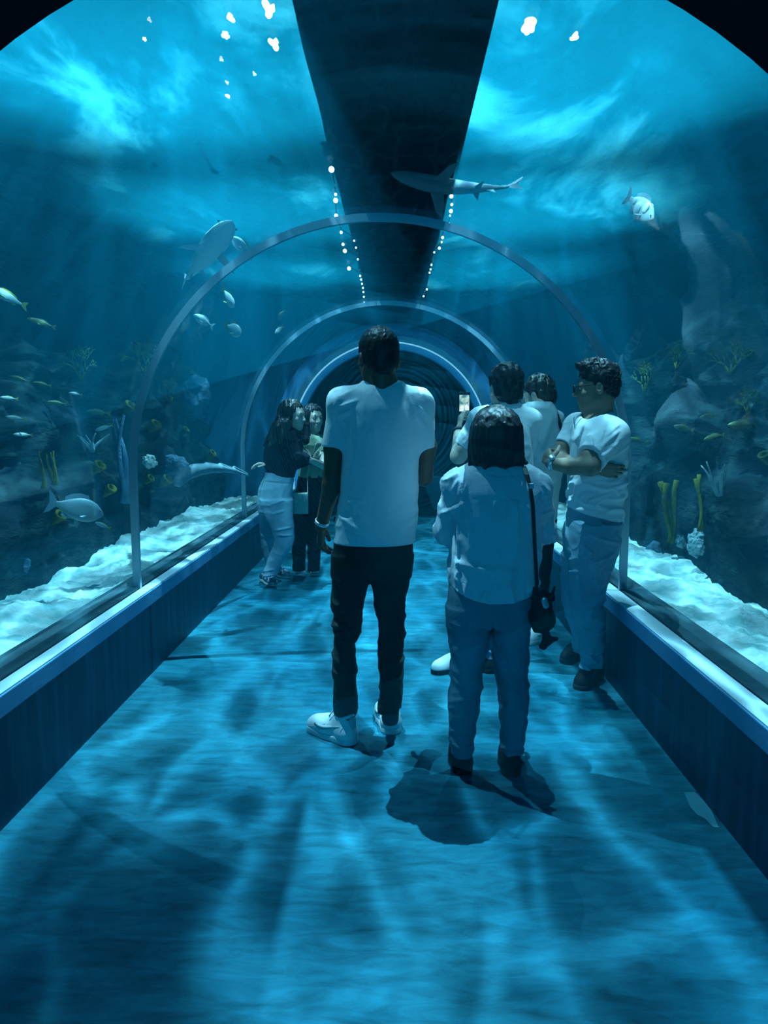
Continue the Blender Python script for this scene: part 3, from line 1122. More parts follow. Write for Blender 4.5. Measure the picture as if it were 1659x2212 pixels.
# ---- tall man in the middle, seen from behind
def tall_man():
    root = np.array((-0.13, 3.28, 0.0))
    o = person(root, 'tall man from behind, white T-shirt, dark green trousers and white sneakers, mid-walkway')
    g = Fig(3.28, root)
    P = g.P
    torso = g.sec([(830, 790, 868, 0.062), (840, 770, 886, 0.075), (852, 752, 902, 0.088), (880, 745, 908, 0.110), (920, 744, 906, 0.122), (1000, 738, 904, 0.120), (1060, 735, 903, 0.116),
                   (1110, 729, 901, 0.118), (1150, 722, 898, 0.128), (1172, 719, 897, 0.132)])
    hips = g.sec([(1150, 724, 892, 0.118), (1180, 719, 894, 0.125), (1210, 717, 892, 0.125), (1240, 716, 888, 0.112)])
    legL = g.sec([(1200, 718, 806, 0.095), (1250, 716, 799, 0.095), (1300, 716, 785, 0.086), (1350, 719, 781, 0.075), (1380, 720, 771, 0.07), (1440, 719, 770, 0.07), (1500, 721, 772, 0.064), (1541, 724, 772, 0.062)])
    legR = g.sec([(1200, 800, 892, 0.095), (1250, 802, 886, 0.095), (1300, 809, 876, 0.086), (1350, 815, 873, 0.075), (1400, 818, 874, 0.072), (1450, 820, 872, 0.07), (1500, 819, 868, 0.064), (1531, 818, 866, 0.062)])
    shL, elL, wrL = P(741, 872), P(717, 1048, 0.02), P(694, 1136, 0.10)
    slL = P(724, 966, 0.0)
    shR, elR, wrR = P(903, 872), P(915, 1030, 0.08), P(872, 1010, 0.33)
    slR = P(921, 966, 0.03)
    fr = head_frame(P(817, 776, 0.02), (-0.36, 0.93), 0.16, 1.04)
    T = fr[0]
    # body
    b = Field((-0.52, 2.9, 0.03), (0.22, 3.78, 1.86), 0.0052, fine=[(1.5, 1.86, 0.004), (0.70, 0.98, 0.004)])
    b.add([torso], dr=-0.022)
    b.add([hips], dr=-0.022)
    for lg in (legL, legR):
        b.add([lg], dr=-0.020, join=0.03)
    head_add(b, fr)
    b.add([C(T(0, -0.030, -0.06), P(826, 838, -0.01), 0.058, 0.066), C(P(826, 838, 0), P(826, 868, 0), 0.066, 0.09)], join=0.035)
    b.add(chain([shL, slL, elL, wrL], [0.050, 0.046, 0.040, 0.027]), join=0.03, k=0.02)
    b.add(chain([shR, slR, elR, wrR], [0.046, 0.042, 0.038, 0.027]), join=0.02, k=0.02)
    add_hand(b, wrL, P(692, 1175, 0.14) - wrL, (0.9, -0.1, -0.1), (0.25, 0.95, 0), curl=((22, 30, 20), (25, 30, 25), (28, 35, 25), (34, 38, 25)), thumb=(0.85, 0.5, 0.35))
    add_hand(b, wrR, (-0.8, 0.3, 0.3), (-0.2, -0.9, 0.2), (0, 0, 1), curl=(40, 40, 25))
    b.build('body', M_skin_d, o, root)
    # hair: close crop
    hf = Field(T(0, 0, 0) - 0.16, T(0, 0, 0) + 0.18, 0.0036)
    E1 = lambda c, r: E_(T(*c), np.array(r) * fr[2], fr[1])
    hf.add([E1((0, -0.014, 0.043), (0.079, 0.100, 0.087)), E1((0, -0.045, -0.02), (0.064, 0.062, 0.075))], join=0, k=0.03,
           cuts=[(T(0, 0.045, 0.0), unit(T(0, 0.8, -0.6) - T(0, 0, 0))), (T(0, -0.03, -0.078), unit(T(0, 0.45, -1) - T(0, 0, 0)))], cutk=0.02)
    hf.displace(hair_noise(0.003, 90, 4, 2, 0.5), 0.02)
    hf.build('hair', M_hair, o, root)
    # T-shirt
    s = Field((-0.42, 3.0, 0.80), (0.16, 3.6, 1.66), 0.0045)
    s.add([torso])
    s.add([C(P(800, 850), shL, 0.042, 0.062), C(P(852, 850), shR, 0.042, 0.060)], join=0.05, k=0.03)
    s.add(chain([shL, slL + (slL - shL) * 0.15], [0.060, 0.056]), join=0.045, cuts=[(slL, unit(slL - shL) + np.array((0.12, 0, 0)))])
    s.add(chain([shR, slR + (slR - shR) * 0.15], [0.060, 0.050]), join=0.045, cuts=[(slR, slR - shR)])
    s.add([C(P(827, 802, 0.0), P(824, 770, 0.0), 0.068, 0.09)], join=0.004, sub=True)
    hem = P(808, 1171)
    s.displace(folds((1.0, 1.0, 0.35), 0.007, 11, 0.9, 9.0, lambda A: np.clip((A[:, 2] - 1.25) * 3.0, 0.15, 1.0)), 0.03)
    s.displace(folds((0.6, 0.8, 1.6), 0.010, 31, 0.8, 8.0, lambda A: np.clip(1.15 - np.abs(A[:, 2] - 1.02) * 6, 0.0, 1.0)), 0.03)
    s.displace(creases(g, [(745, 905, 752, 960, 0.010, 0.006), (735, 880, 775, 865, 0.008, 0.007), (730, 900, 760, 890, 0.008, 0.006), (905, 900, 925, 935, 0.008, 0.007), (905, 880, 922, 895, 0.007, 0.006),
                           (832, 846, 850, 868, 0.006, 0.0025), (815, 850, 838, 876, 0.007, 0.003), (735, 1110, 775, 1135, 0.010, 0.008), (740, 1080, 800, 1072, 0.012, 0.006),
                           (865, 1090, 900, 1075, 0.010, 0.009), (870, 1120, 900, 1100, 0.012, 0.010), (855, 1150, 895, 1125, 0.014, 0.008), (770, 1020, 830, 1060, 0.02, 0.004), (840, 1000, 845, 1080, 0.02, 0.003)]), 0.03)
    s.cut((0, 0, hem[2]), (0.02, 0, -1), 0.006)
    sh = s.build('t_shirt', M_white, o, root)
    # hem band and side tag
    tg = P(724, 1122, 0.0)
    bx = box('care_tag', tg - root - (0.004, 0.006, 0.012), tg - root + (0.002, 0.006, 0.010), M_blackcloth, sh)
    # trousers
    t = Field((-0.34, 3.08, 0.10), (0.12, 3.5, 0.90), 0.005)
    t.add([hips])
    t.add([legL], join=0.03)
    t.add([legR], join=0.03)
    t.displace(folds((0.7, 0.7, 1.7), 0.016, 5, 0.9, 9.0, lambda A: np.clip(1.2 - np.abs(A[:, 2] - 0.46) * 4, 0.12, 1.0)), 0.03)
    t.displace(folds((0.7, 0.7, 1.9), 0.014, 6, 0.9, 11.0, lambda A: np.clip(1.2 - np.abs(A[:, 2] - 0.16) * 9, 0.0, 1.0)), 0.03)
    t.displace(creases(g, [(718, 1290, 750, 1315, 0.009, 0.007), (722, 1340, 770, 1352, 0.008, 0.008), (722, 1362, 760, 1350, 0.008, 0.009), (735, 1375, 762, 1378, 0.008, 0.007), (730, 1245, 752, 1262, 0.01, 0.006),
                           (868, 1300, 850, 1292, 0.008, 0.009), (852, 1310, 870, 1330, 0.008, 0.008), (872, 1370, 850, 1372, 0.008, 0.008), (822, 1340, 835, 1400, 0.008, 0.006), (800, 1180, 799, 1236, 0.006, -0.005),
                           (728, 1520, 770, 1512, 0.008, 0.006), (822, 1500, 866, 1492, 0.008, 0.005), (860, 1470, 868, 1500, 0.008, 0.006)]), 0.03)
    t.cut((0, 0, P(745, 1541)[2]), (0, 0, -1))
    t.build('trousers', M_chino, o, root)
    for (hx, hy), (tx, ty) in (((766, 1610), (668, 1571)), ((848, 1588), (820, 1520))):
        u = shoe(o, root, onZ(hx, hy, 0), onZ(tx, ty, 0), 0.295, M_shoe_w, M_sole_w, laces=M_shoe_w, label='white leather low-top sneaker')
    sk = Field((-0.34, 3.08, 0.05), (0.12, 3.5, 0.18), 0.0045)
    sk.add([C(P(747, 1520), P(749, 1560, 0.0), 0.043, 0.038)], join=0)
    sk.build('sock', M_sock, o, root)
    sk = Field((-0.34, 3.08, 0.05), (0.12, 3.5, 0.18), 0.0045)
    sk.add([C(P(843, 1510), P(843, 1552, 0.05), 0.041, 0.038)], join=0)
    sk.build('sock', M_sock, o, root)
    ax = wrL - elL
    band_ring('watch_strap', wrL - unit(ax) * 0.02, ax, 0.0295, 0.017, 0.0035, M_silver, o, root)
    # glasses: the temples over the ears
    bm = bmesh.new()
    loc = lambda *c: Vector(T(*c) - root)
    for sg in (-1, 1):
        tube_bm(bm, [loc(sg * 0.072, -0.030, -0.008), loc(sg * 0.080, -0.01, 0.012), loc(sg * 0.079, 0.05, 0.014), loc(sg * 0.066, 0.105, 0.010)], 0.0024, 6)
        n = 18
        tube_bm(bm, [loc(sg * (0.036 + 0.027 * math.cos(2 * PI * k / n)), 0.110 - 0.004, 0.0 + 0.019 * math.sin(2 * PI * k / n)) for k in range(n + 1)], 0.002, 5)
    tube_bm(bm, [loc(-0.010, 0.110, 0.004), loc(0.010, 0.110, 0.004)], 0.0022, 5)
    from_bm('glasses', bm, M_leather, o, smooth=True)
    eyes(o, fr, root)


# ---- woman with the bob, nearest
def bob_woman():
    root = np.array((0.37, 2.95, 0.0))
    o = person(root, 'woman from behind with a black bob, loose pale blouse, blue jeans and black shoes')
    g = Fig(2.95, root)
    P = g.P
    torso = g.sec([(1002, 1030, 1125, 0.075), (1012, 1008, 1146, 0.085), (1030, 988, 1162, 0.10), (1060, 976, 1172, 0.122), (1110, 973, 1172, 0.138), (1160, 975, 1168, 0.145), (1210, 972, 1165, 0.150),
                   (1250, 970, 1162, 0.155), (1288, 972, 1158, 0.157)])
    hips = g.sec([(1240, 972, 1150, 0.130), (1280, 966, 1149, 0.140), (1320, 964, 1146, 0.142), (1345, 966, 1143, 0.12)])
    legL = g.sec([(1310, 964, 1060, 0.11), (1360, 966, 1058, 0.108), (1400, 972, 1053, 0.1), (1440, 975, 1043, 0.085), (1480, 972, 1040, 0.078), (1520, 969, 1035, 0.078), (1560, 970, 1030, 0.07), (1600, 974, 1022, 0.06), (1628, 976, 1020, 0.06)])
    legR = g.sec([(1310, 1056, 1146, 0.11), (1360, 1059, 1143, 0.108), (1400, 1062, 1141, 0.1), (1440, 1070, 1138, 0.085), (1480, 1078, 1139, 0.078), (1520, 1080, 1139, 0.078), (1560, 1080, 1136, 0.07), (1600, 1083, 1131, 0.06), (1622, 1082, 1129, 0.06)])
    fr = head_frame(P(1071, 942, 0.02), (0.0, 1), 0.08, 0.98)
    T = fr[0]
    shL, elL, wrL = P(990, 1052), P(968, 1140, 0.03), P(990, 1120, 0.26)
    shR, elR, wrR = P(1155, 1052), P(1175, 1142, 0.03), P(1150, 1120, 0.26)
    b = Field((0.12, 2.70, 0.03), (0.68, 3.55, 1.50), 0.0062)
    b.add([torso], dr=-0.03)
    b.add([hips], dr=-0.024)
    for lg in (legL, legR):
        b.add([lg], dr=-0.020, join=0.03)
    head_add(b, fr, True)
    b.add([C(T(0, -0.02, -0.06), P(1073, 1012), 0.052, 0.056), C(P(1073, 1012), P(1073, 1040), 0.058, 0.085)], join=0.03)
    for a, e, w, sg in ((shL, elL, wrL, 1), (shR, elR, wrR, -1)):
        b.add(chain([a, e, w], [0.050, 0.038, 0.025]), join=0.03)
        add_hand(b, w, (0.35 * sg, 0.75, 0.35), (0.2 * sg, 0.3, 0.9), (-0.5 * sg, 0.4, 0.4), L=0.165, curl=(25, 35, 25))
    b.build('body', M_skin_m, o, root)
    # hair
    hr = [(878, 1052, 1092, 0.03), (884, 1040, 1103, 0.055), (897, 1028, 1116, 0.085), (920, 1019, 1126, 0.105), (945, 1014, 1129, 0.108), (970, 1012, 1130, 0.10), (990, 1014, 1131, 0.092), (1004, 1018, 1134, 0.08)]
    h = Field((0.24, 2.78, 1.20), (0.54, 3.12, 1.50), 0.0042)
    h.add([g.sec([(r[0], r[1], r[2], r[3], -0.01) for r in hr])], join=0)
    h.add([C(P(1125, 990, -0.01), P(1137, 1004, -0.02), 0.012, 0.006), C(P(1020, 985, -0.02), P(1016, 1008, -0.03), 0.012, 0.007), C(P(1050, 990, -0.07), P(1047, 1010, -0.075), 0.014, 0.006),
           C(P(1085, 990, -0.08), P(1088, 1011, -0.08), 0.014, 0.006)], join=0.02)
    h.add([C(T(0, 0.10, -0.02), T(0, 0.13, -0.16), 0.062, 0.07)], join=0.02, sub=True)
    h.displace(hair_noise(0.006, 55, 8, 2, 0.10), 0.025)
    h.build('hair', M_hair, o, root)
    # blouse with puffed three-quarter sleeves
    s = Field((0.10, 2.66, 0.72), (0.70, 3.25, 1.40), 0.0046)
    s.add([torso])
    s.add([C(P(1030, 1022), shL, 0.05, 0.058), C(P(1118, 1022), shR, 0.05, 0.056)], join=0.05, k=0.03)
    for a, e, w in ((shL, elL, wrL), (shR, elR, wrR)):
        s.add(chain([a, (a + e) / 2 + (e - a) * 0.05, e + (e - a) * 0.05, e + (w - e) * 0.55], [0.056, 0.051, 0.048, 0.040]), join=0.03, k=0.02)
    s.add([C(P(1073, 1000), P(1073, 975), 0.072, 0.1)], join=0.004, sub=True)
    s.displace(folds((1.2, 1.2, 0.22), 0.010, 23, 0.6, 10.0, lambda A: np.clip((1.35 - A[:, 2]) * 4, 0.2, 1.0)), 0.03)
    s.displace(folds((1.0, 1.0, 0.9), 0.009, 29, 0.9, 13.0, lambda A: (np.abs(A[:, 0] - 0.385) > 0.155) * 1.0), 0.03)
    s.displace(creases(g, [(985, 1035, 972, 1060, 0.007, 0.008), (995, 1030, 985, 1070, 0.007, 0.008), (1003, 1040, 990, 1078, 0.007, 0.007), (975, 1095, 1000, 1078, 0.009, 0.012), (950, 1110, 985, 1090, 0.009, 0.010),
                           (1082, 1070, 1079, 1120, 0.006, 0.008), (1105, 1075, 1108, 1118, 0.006, 0.006), (1128, 1080, 1130, 1115, 0.006, 0.005), (1060, 1072, 1058, 1110, 0.007, 0.004),
                           (985, 1205, 1048, 1216, 0.010, 0.014), (980, 1200, 982, 1250, 0.009, 0.010), (1030, 1275, 1052, 1250, 0.012, 0.010), (1130, 1265, 1160, 1245, 0.012, 0.012), (1130, 1225, 1050, 1218, 0.02, 0.006),
                           (1020, 1015, 1075, 1024, 0.004, -0.004), (1075, 1024, 1140, 1020, 0.004, -0.004), (1015, 1071, 1150, 1071, 0.004, -0.003), (985, 1150, 1010, 1185, 0.016, 0.010),
                           (1165, 1040, 1180, 1060, 0.007, 0.008), (1170, 1060, 1185, 1090, 0.008, 0.008), (1150, 1150, 1162, 1210, 0.01, 0.008)]), 0.03)
    z0 = P(1060, 1283)[2]

    def hemfn(A):
        x = (A[:, 0] - 0.38) / 0.17
        lim = z0 + 0.045 * np.abs(x) ** 2.4 - 0.004
        return np.where(A[:, 2] < lim, -0.05 * np.clip((lim - A[:, 2]) / 0.012, 0, 1), 0)
    s.displace(hemfn, 0.06)
    s.build('blouse', M_blouse, o, root)
    t = Field((0.14, 2.72, 0.06), (0.60, 3.20, 0.86), 0.0052)
    t.add([hips])
    t.add([legL], join=0.025)
    t.add([legR], join=0.025)
    t.displace(folds((0.8, 0.8, 1.6), 0.015, 41, 0.9, 9.0, lambda A: np.clip(1.2 - np.abs(A[:, 2] - 0.40) * 4, 0.1, 1.0)), 0.03)
    t.displace(folds((0.7, 0.7, 2.0), 0.014, 43, 0.9, 11.0, lambda A: np.clip(1.2 - np.abs(A[:, 2] - 0.13) * 8, 0.0, 1.0)), 0.03)
    t.displace(creases(g, [(972, 1335, 1040, 1350, 0.008, 0.008), (980, 1345, 1050, 1343, 0.007, -0.006), (1075, 1345, 1140, 1330, 0.008, 0.006), (1058, 1325, 1059, 1370, 0.006, -0.012), (975, 1440, 1020, 1452, 0.010, 0.010),
                           (978, 1460, 1010, 1475, 0.008, 0.008), (1070, 1450, 1130, 1440, 0.010, 0.006), (1085, 1470, 1138, 1478, 0.008, 0.007), (980, 1535, 1010, 1530, 0.008, 0.005), (980, 1600, 1020, 1606, 0.008, 0.008),
                           (1085, 1604, 1128, 1598, 0.008, 0.007), (1100, 1400, 1140, 1385, 0.012, 0.005), (975, 1390, 1030, 1375, 0.012, 0.004)]), 0.03)
    t.cut((0, 0, P(1000, 1628)[2]), (0, 0, -1))
    t.build('jeans', M_jeans, o, root)
    for (hx, hy), (tx, ty) in (((1001, 1676), (985, 1600)), ((1105, 1680), (1094, 1602))):
        shoe(o, root, onZ(hx, hy, 0), onZ(tx, ty, 0), 0.255, M_shoe_b, M_sole_b)
    eyes(o, fr, root)
    # crossbody bag: strap over the right shoulder, bag at the hip, dangling charm
    br = P(1170, 1320, -0.11)
    bag = empty('shoulder_bag', br, 'small black shoulder bag hanging at the hip of the bob-haired woman', 'bag')
    f = Field(br - 0.12, br + 0.12, 0.004)
    f.add([C(br + (0, 0, 0.045), br + (0.002, 0, -0.035), 0.034, 0.047, (0.3, 1, 0), 1.7), C(br + (0, 0, -0.03), br + (0.002, 0, -0.05), 0.045, 0.035, (0.3, 1, 0), 1.7)], join=0, k=0.02)
    f.displace(folds((1, 1, 0.4), 0.007, 3, 0.8, 22), 0.03)
    f.build('pouch', M_leather, bag, br)
    f = Field(br - 0.12, br + 0.13, 0.004)
    f.add([C(br + (-0.030, -0.02, 0.05), br + (-0.036, -0.022, 0.095), 0.010, 0.004), C(br + (0.030, -0.018, 0.05), br + (0.042, -0.02, 0.098), 0.010, 0.004)], join=0)
    f.add([C(br + (-0.036, -0.02, 0.055), br + (0.036, -0.02, 0.055), 0.010, 0.010)], join=0.01)
    f.build('drawstring_top', M_leather, bag, br)
    f = Field(br - 0.03, br + 0.03, 0.003)
    f = Field(br + (-0.03, -0.06, 0.01), br + (0.03, 0.0, 0.07), 0.003)
    f.add([C(br + (0.002, -0.036, 0.05), br + (0.008, -0.038, 0.03), 0.013, 0.012, (0, 1, 0), 3)], join=0)
    f.build('buckle', M_silver, bag, br)
    sp = [P(1120, 1004, 0.05), P(1127, 1002, -0.02), P(1133, 1010, -0.075), P(1138, 1025, -0.105), P(1145, 1050, -0.130), P(1151, 1090, -0.152), P(1154, 1150, -0.158), P(1157, 1210, -0.158), P(1160, 1260, -0.150), br + (-0.03, -0.02, 0.06)]
    vs, fs = [], []
    for i, p in enumerate(sp):
        for dx, dyy in ((-0.0085, 0.003), (0.0085, 0.003), (0.0085, -0.003), (-0.0085, -0.003)):
            vs.append(p - br + np.array((dx if i < 4 else dx * 0.75, dyy, 0)))
    for i in range(len(sp) - 1):
        for k in range(4):
            fs.append((4 * i + k, 4 * i + (k + 1) % 4, 4 * i + 4 + (k + 1) % 4, 4 * i + 4 + k))
    from_py('strap', vs, fs, M_leather, bag)
    bm = bmesh.new()
    bk = P(1147, 1050, -0.136) - br
    box_bm(bm, bk - 0.009, bk + (0.009, 0.004, 0.010), 0.002)
    from_bm('strap_adjuster', bm, M_silver, bag)
    f = Field(br + (-0.06, -0.08, -0.16), br + (0.12, 0.03, -0.04), 0.0035)
    f.add([C(br + (0.012, -0.02, -0.072), br + (0.018, -0.03, -0.105), 0.014, 0.017), C(br + (0.018, -0.03, -0.105), br + (0.052, -0.03, -0.098), 0.014, 0.008), C(br + (0.018, -0.03, -0.105), br + (0.004, -0.03, -0.128), 0.012, 0.011),
           C(br + (0.004, -0.03, -0.128), br + (-0.004, -0.032, -0.126), 0.010, 0.009)], join=0, k=0.012)
    f.build('plush_charm', M_blackcloth, bag, br)


# ---- man leaning at the right, arms crossed
def leaning_man():
    root = np.array((0.98, 3.98, 0.0))
    o = person(root, 'man in glasses, white T-shirt and faded jeans, arms crossed, leaning on the right glass')
    g = Fig(3.96, root)
    P = g.P
    torso = g.sec([(892, 1262, 1322, 0.07), (902, 1248, 1334, 0.09), (920, 1240, 1346, 0.12), (950, 1235, 1354, 0.14), (990, 1232, 1354, 0.135), (1040, 1228, 1351, 0.13), (1080, 1226, 1347, 0.13), (1110, 1224, 1344, 0.13), (1136, 1226, 1341, 0.13)])
    hips = g.sec([(1095, 1228, 1338, 0.115), (1125, 1225, 1342, 0.118), (1160, 1222, 1340, 0.115), (1185, 1222, 1332, 0.10)])
    legN = g.sec([(1130, 1244, 1341, 0.095, -0.07), (1165, 1240, 1339, 0.098, -0.08), (1210, 1233, 1325, 0.09, -0.09), (1250, 1231, 1314, 0.08, -0.10), (1290, 1233, 1307, 0.072, -0.10), (1315, 1240, 1304, 0.068, -0.09),
                  (1350, 1248, 1305, 0.066, -0.06), (1390, 1252, 1303, 0.062, -0.02), (1420, 1253, 1300, 0.056, 0.0), (1440, 1254, 1297, 0.056, 0.0)])
    legF = g.sec([(1130, 1222, 1290, 0.09, 0.10), (1180, 1216, 1272, 0.085, 0.12), (1230, 1213, 1262, 0.078, 0.14), (1290, 1216, 1262, 0.068, 0.18), (1340, 1228, 1268, 0.062, 0.22), (1390, 1240, 1276, 0.055, 0.26), (1408, 1242, 1276, 0.055, 0.27)])
    shN, elN, wrN = P(1326, 938, -0.09), P(1276, 1008, -0.25), P(1190, 1001, -0.16)
    slN = P(1276, 990, -0.22)
    shF, elF, wrF = P(1246, 920, 0.15), P(1205, 992, 0.10), P(1285, 1012, -0.15)
    slF = P(1222, 962, 0.12)
    fr = head_frame(P(1288, 836, 0.0), (-0.98, 0.18), 0.08, 0.99)
    T = fr[0]
    b = Field((0.68, 3.55, 0.03), (1.25, 4.42, 1.80), 0.0056, fine=[(1.44, 1.80, 0.004), (1.10, 1.30, 0.0045)])
    b.add([torso], dr=-0.022)
    b.add([hips], dr=-0.024)
    for lg in (legN, legF):
        b.add([lg], dr=-0.022, join=0.03)
    head_add(b, fr)
    b.add([C(T(0, -0.028, -0.06), P(1292, 900), 0.060, 0.068), C(P(1292, 900), P(1295, 925), 0.070, 0.09)], join=0.03)
    b.add(chain([shN, slN, elN, (elN + wrN) / 2 + (0, -0.01, -0.005), wrN], [0.056, 0.048, 0.044, 0.040, 0.029]), join=0.02, k=0.02)
    b.add(chain([shF, slF, elF, wrF], [0.058, 0.048, 0.040, 0.028]), join=0.02, k=0.02)
    add_hand(b, wrN, (-0.1, 0.9, 0.35), (0.8, 0.2, -0.3), (0, 0.1, 1), curl=(25, 30, 20))
    add_hand(b, wrF, (0.75, 0.05, -0.12), (0.25, 0.95, 0.1), (0, 0, 1), curl=(12, 16, 12), L=0.18)
    b.build('body', M_skin_m, o, root)
    hf = Field(T(0, 0, 0) - 0.18, T(0, 0, 0) + 0.20, 0.0038)
    E1 = lambda c, r: E_(T(*c), np.array(r) * fr[2], fr[1])
    hf.add([E1((0, -0.020, 0.050), (0.083, 0.104, 0.092)), E1((0, -0.055, -0.01), (0.066, 0.060, 0.070))], join=0, k=0.03,
           cuts=[(T(0, 0.050, 0.035), unit(T(0, 0.62, -0.78) - T(0, 0, 0))), (T(0, -0.04, -0.07), unit(T(0, 0.4, -1) - T(0, 0, 0)))], cutk=0.015)
    hf.add([C(T(-0.03, 0.045, 0.105), T(-0.02, 0.080, 0.114), 0.036, 0.020), C(T(0.03, 0.045, 0.105), T(0.03, 0.078, 0.112), 0.036, 0.018), C(T(0, 0.01, 0.115), T(0, 0.065, 0.127), 0.034, 0.020)], join=0.02, k=0.02)
    hf.displace(hair_noise(0.008, 45, 14, 1, 0.35), 0.025)
    hf.build('hair', M_hair, o, root)
    s = Field((0.72, 3.55, 0.82), (1.26, 4.32, 1.50), 0.0048)
    s.add([torso])
    s.add([C(P(1285, 905), shN, 0.045, 0.066), C(P(1280, 905, 0.03), shF, 0.045, 0.06)], join=0.05, k=0.03)
    s.add(chain([shN, slN + (slN - shN) * 0.2], [0.072, 0.078]), join=0.035, cuts=[(slN, slN - shN)])
    s.add(chain([shF, slF + (slF - shF) * 0.2], [0.064, 0.058]), join=0.035, cuts=[(slF, slF - shF)])
    s.add([C(P(1292, 892, -0.01), P(1284, 868, -0.01), 0.070, 0.09), C(P(1282, 898, -0.03), P(1272, 893, -0.05), 0.05, 0.04)], join=0.004, k=0.03, sub=True)
    s.displace(folds((0.8, 0.8, 1.6), 0.016, 51, 0.9, 10.0, lambda A: np.clip(1.3 - np.abs(A[:, 2] - 1.02) * 5, 0.15, 1.0)), 0.03)
    s.displace(creases(g, [(1262, 985, 1310, 955, 0.009, 0.012), (1270, 960, 1315, 930, 0.009, 0.010), (1285, 940, 1320, 915, 0.008, 0.008), (1262, 975, 1300, 962, 0.007, -0.008), (1300, 985, 1352, 955, 0.010, 0.010), (1255, 905, 1238, 950, 0.008, 0.010),
                           (1262, 915, 1248, 965, 0.008, 0.010), (1300, 900, 1268, 950, 0.010, 0.008), (1250, 1040, 1300, 1055, 0.012, 0.008), (1300, 1050, 1345, 1040, 0.010, 0.010), (1300, 1075, 1345, 1070, 0.010, 0.010), (1260, 1085, 1330, 1100, 0.010, 0.008),
                           (1315, 1020, 1350, 1015, 0.009, 0.008)]), 0.03)

    def hemfn(A):
        za, zb = P(1228, 1094)[2], P(1342, 1128)[2]
        xa, xb = P(1228, 1094)[0], P(1342, 1128)[0]
        u = np.clip((A[:, 0] - xa) / (xb - xa), 0, 1)
        lim = za + (zb - za) * u ** 0.8
        return np.where(A[:, 2] < lim, -0.05 * np.clip((lim - A[:, 2]) / 0.01, 0, 1), 0)
    s.displace(hemfn, 0.06)
    s.build('t_shirt', M_white, o, root)
    t = Field((0.78, 3.68, 0.08), (1.22, 4.38, 1.0), 0.0052)
    t.add([hips])
    t.add([legN], join=0.03)
    t.add([legF], join=0.03)
    t.displace(folds((0.8, 0.8, 1.6), 0.016, 61, 0.9, 10.0, lambda A: np.clip(1.3 - np.abs(A[:, 2] - 0.75) * 5, 0.1, 1.0)), 0.03)
    t.displace(folds((0.8, 0.8, 1.8), 0.018, 63, 0.9, 10.0, lambda A: np.clip(1.3 - np.abs(A[:, 2] - 0.38) * 6, 0.0, 1.0)), 0.03)
    t.displace(folds((0.8, 0.8, 2.0), 0.016, 65, 0.9, 12.0, lambda A: np.clip(1.2 - np.abs(A[:, 2] - 0.14) * 9, 0.0, 1.0)), 0.03)
    t.displace(creases(g, [(1240, 1140, 1290, 1155, 0.008, 0.010), (1270, 1150, 1320, 1165, 0.008, 0.010), (1240, 1165, 1262, 1185, 0.008, 0.008), (1245, 1300, 1303, 1312, 0.008, 0.012), (1240, 1290, 1290, 1296, 0.008, -0.006), (1250, 1328, 1303, 1318, 0.008, 0.010),
                           (1258, 1430, 1296, 1420, 0.008, 0.009), (1256, 1415, 1290, 1405, 0.008, 0.006)]), 0.03)
    t.cut((0, 0, P(1275, 1442)[2]), (0, 0, -1))
    t.build('jeans', M_jeans2, o, root)
    shoe(o, root, onZ(1292, 1462, 0), onZ(1218, 1512, 0), 0.285, M_shoe_b, M_sole_b, laces=M_sole_b)
    shoe(o, root, onZ(1262, 1412, 0), onZ(1205, 1440, 0), 0.275, M_shoe_b, M_sole_b, laces=M_sole_b)
    ax = wrN - elN
    w = band_ring('watch_strap', wrN - unit(ax) * 0.005, ax, 0.032, 0.024, 0.005, M_silver, o, root)
    f = Field(wrN - 0.06, wrN + 0.06, 0.003)
    cw = wrN + np.array((0.0, -0.020, 0.030))
    f.add([C(cw, cw + np.array((0.0, -0.002, 0.003)), 0.019, 0.018, (0, -0.5, 0.85), 2.6)], join=0)
    f.build('watch_case', M_silver, w, root)
    bm = bmesh.new()
    loc = lambda *c: Vector(T(*c) - root)
    n = 20
    for sg in (-1, 1):
        tube_bm(bm, [loc(sg * 0.074, -0.030, -0.012), loc(sg * 0.080, -0.01, 0.010), loc(sg * 0.079, 0.05, 0.012), loc(sg * 0.066, 0.104, 0.008)], 0.0026, 6)
        tube_bm(bm, [loc(sg * (0.035 + 0.028 * math.cos(2 * PI * k / n)), 0.107 + 0.004 - 0.02 * abs(0.035 + 0.028 * math.cos(2 * PI * k / n)) * 8 * 0.1, -0.002 + 0.021 * math.sin(2 * PI * k / n)) for k in range(n + 1)], 0.0024, 5)
    tube_bm(bm, [loc(-0.009, 0.112, 0.004), loc(0.009, 0.112, 0.004)], 0.0024, 5)
    gl = from_bm('glasses', bm, M_leather, o, smooth=True)
    for sg in (-1, 1):
        bm = bmesh.new()
        r1 = [bm.verts.new(loc(sg * (0.035 + 0.027 * math.cos(2 * PI * k / n)), 0.109, -0.002 + 0.020 * math.sin(2 * PI * k / n))) for k in range(n)]
        r2 = [bm.verts.new(loc(sg * (0.035 + 0.027 * math.cos(2 * PI * k / n)), 0.107, -0.002 + 0.020 * math.sin(2 * PI * k / n))) for k in range(n)]
        bm.faces.new(r1)
        bm.faces.new(r2[::-1])
        for k in range(n):
            bm.faces.new((r1[k], r2[k], r2[(k + 1) % n], r1[(k + 1) % n]))
        from_bm('lens', bm, M_glass, gl)
    eyes(o, fr, root)


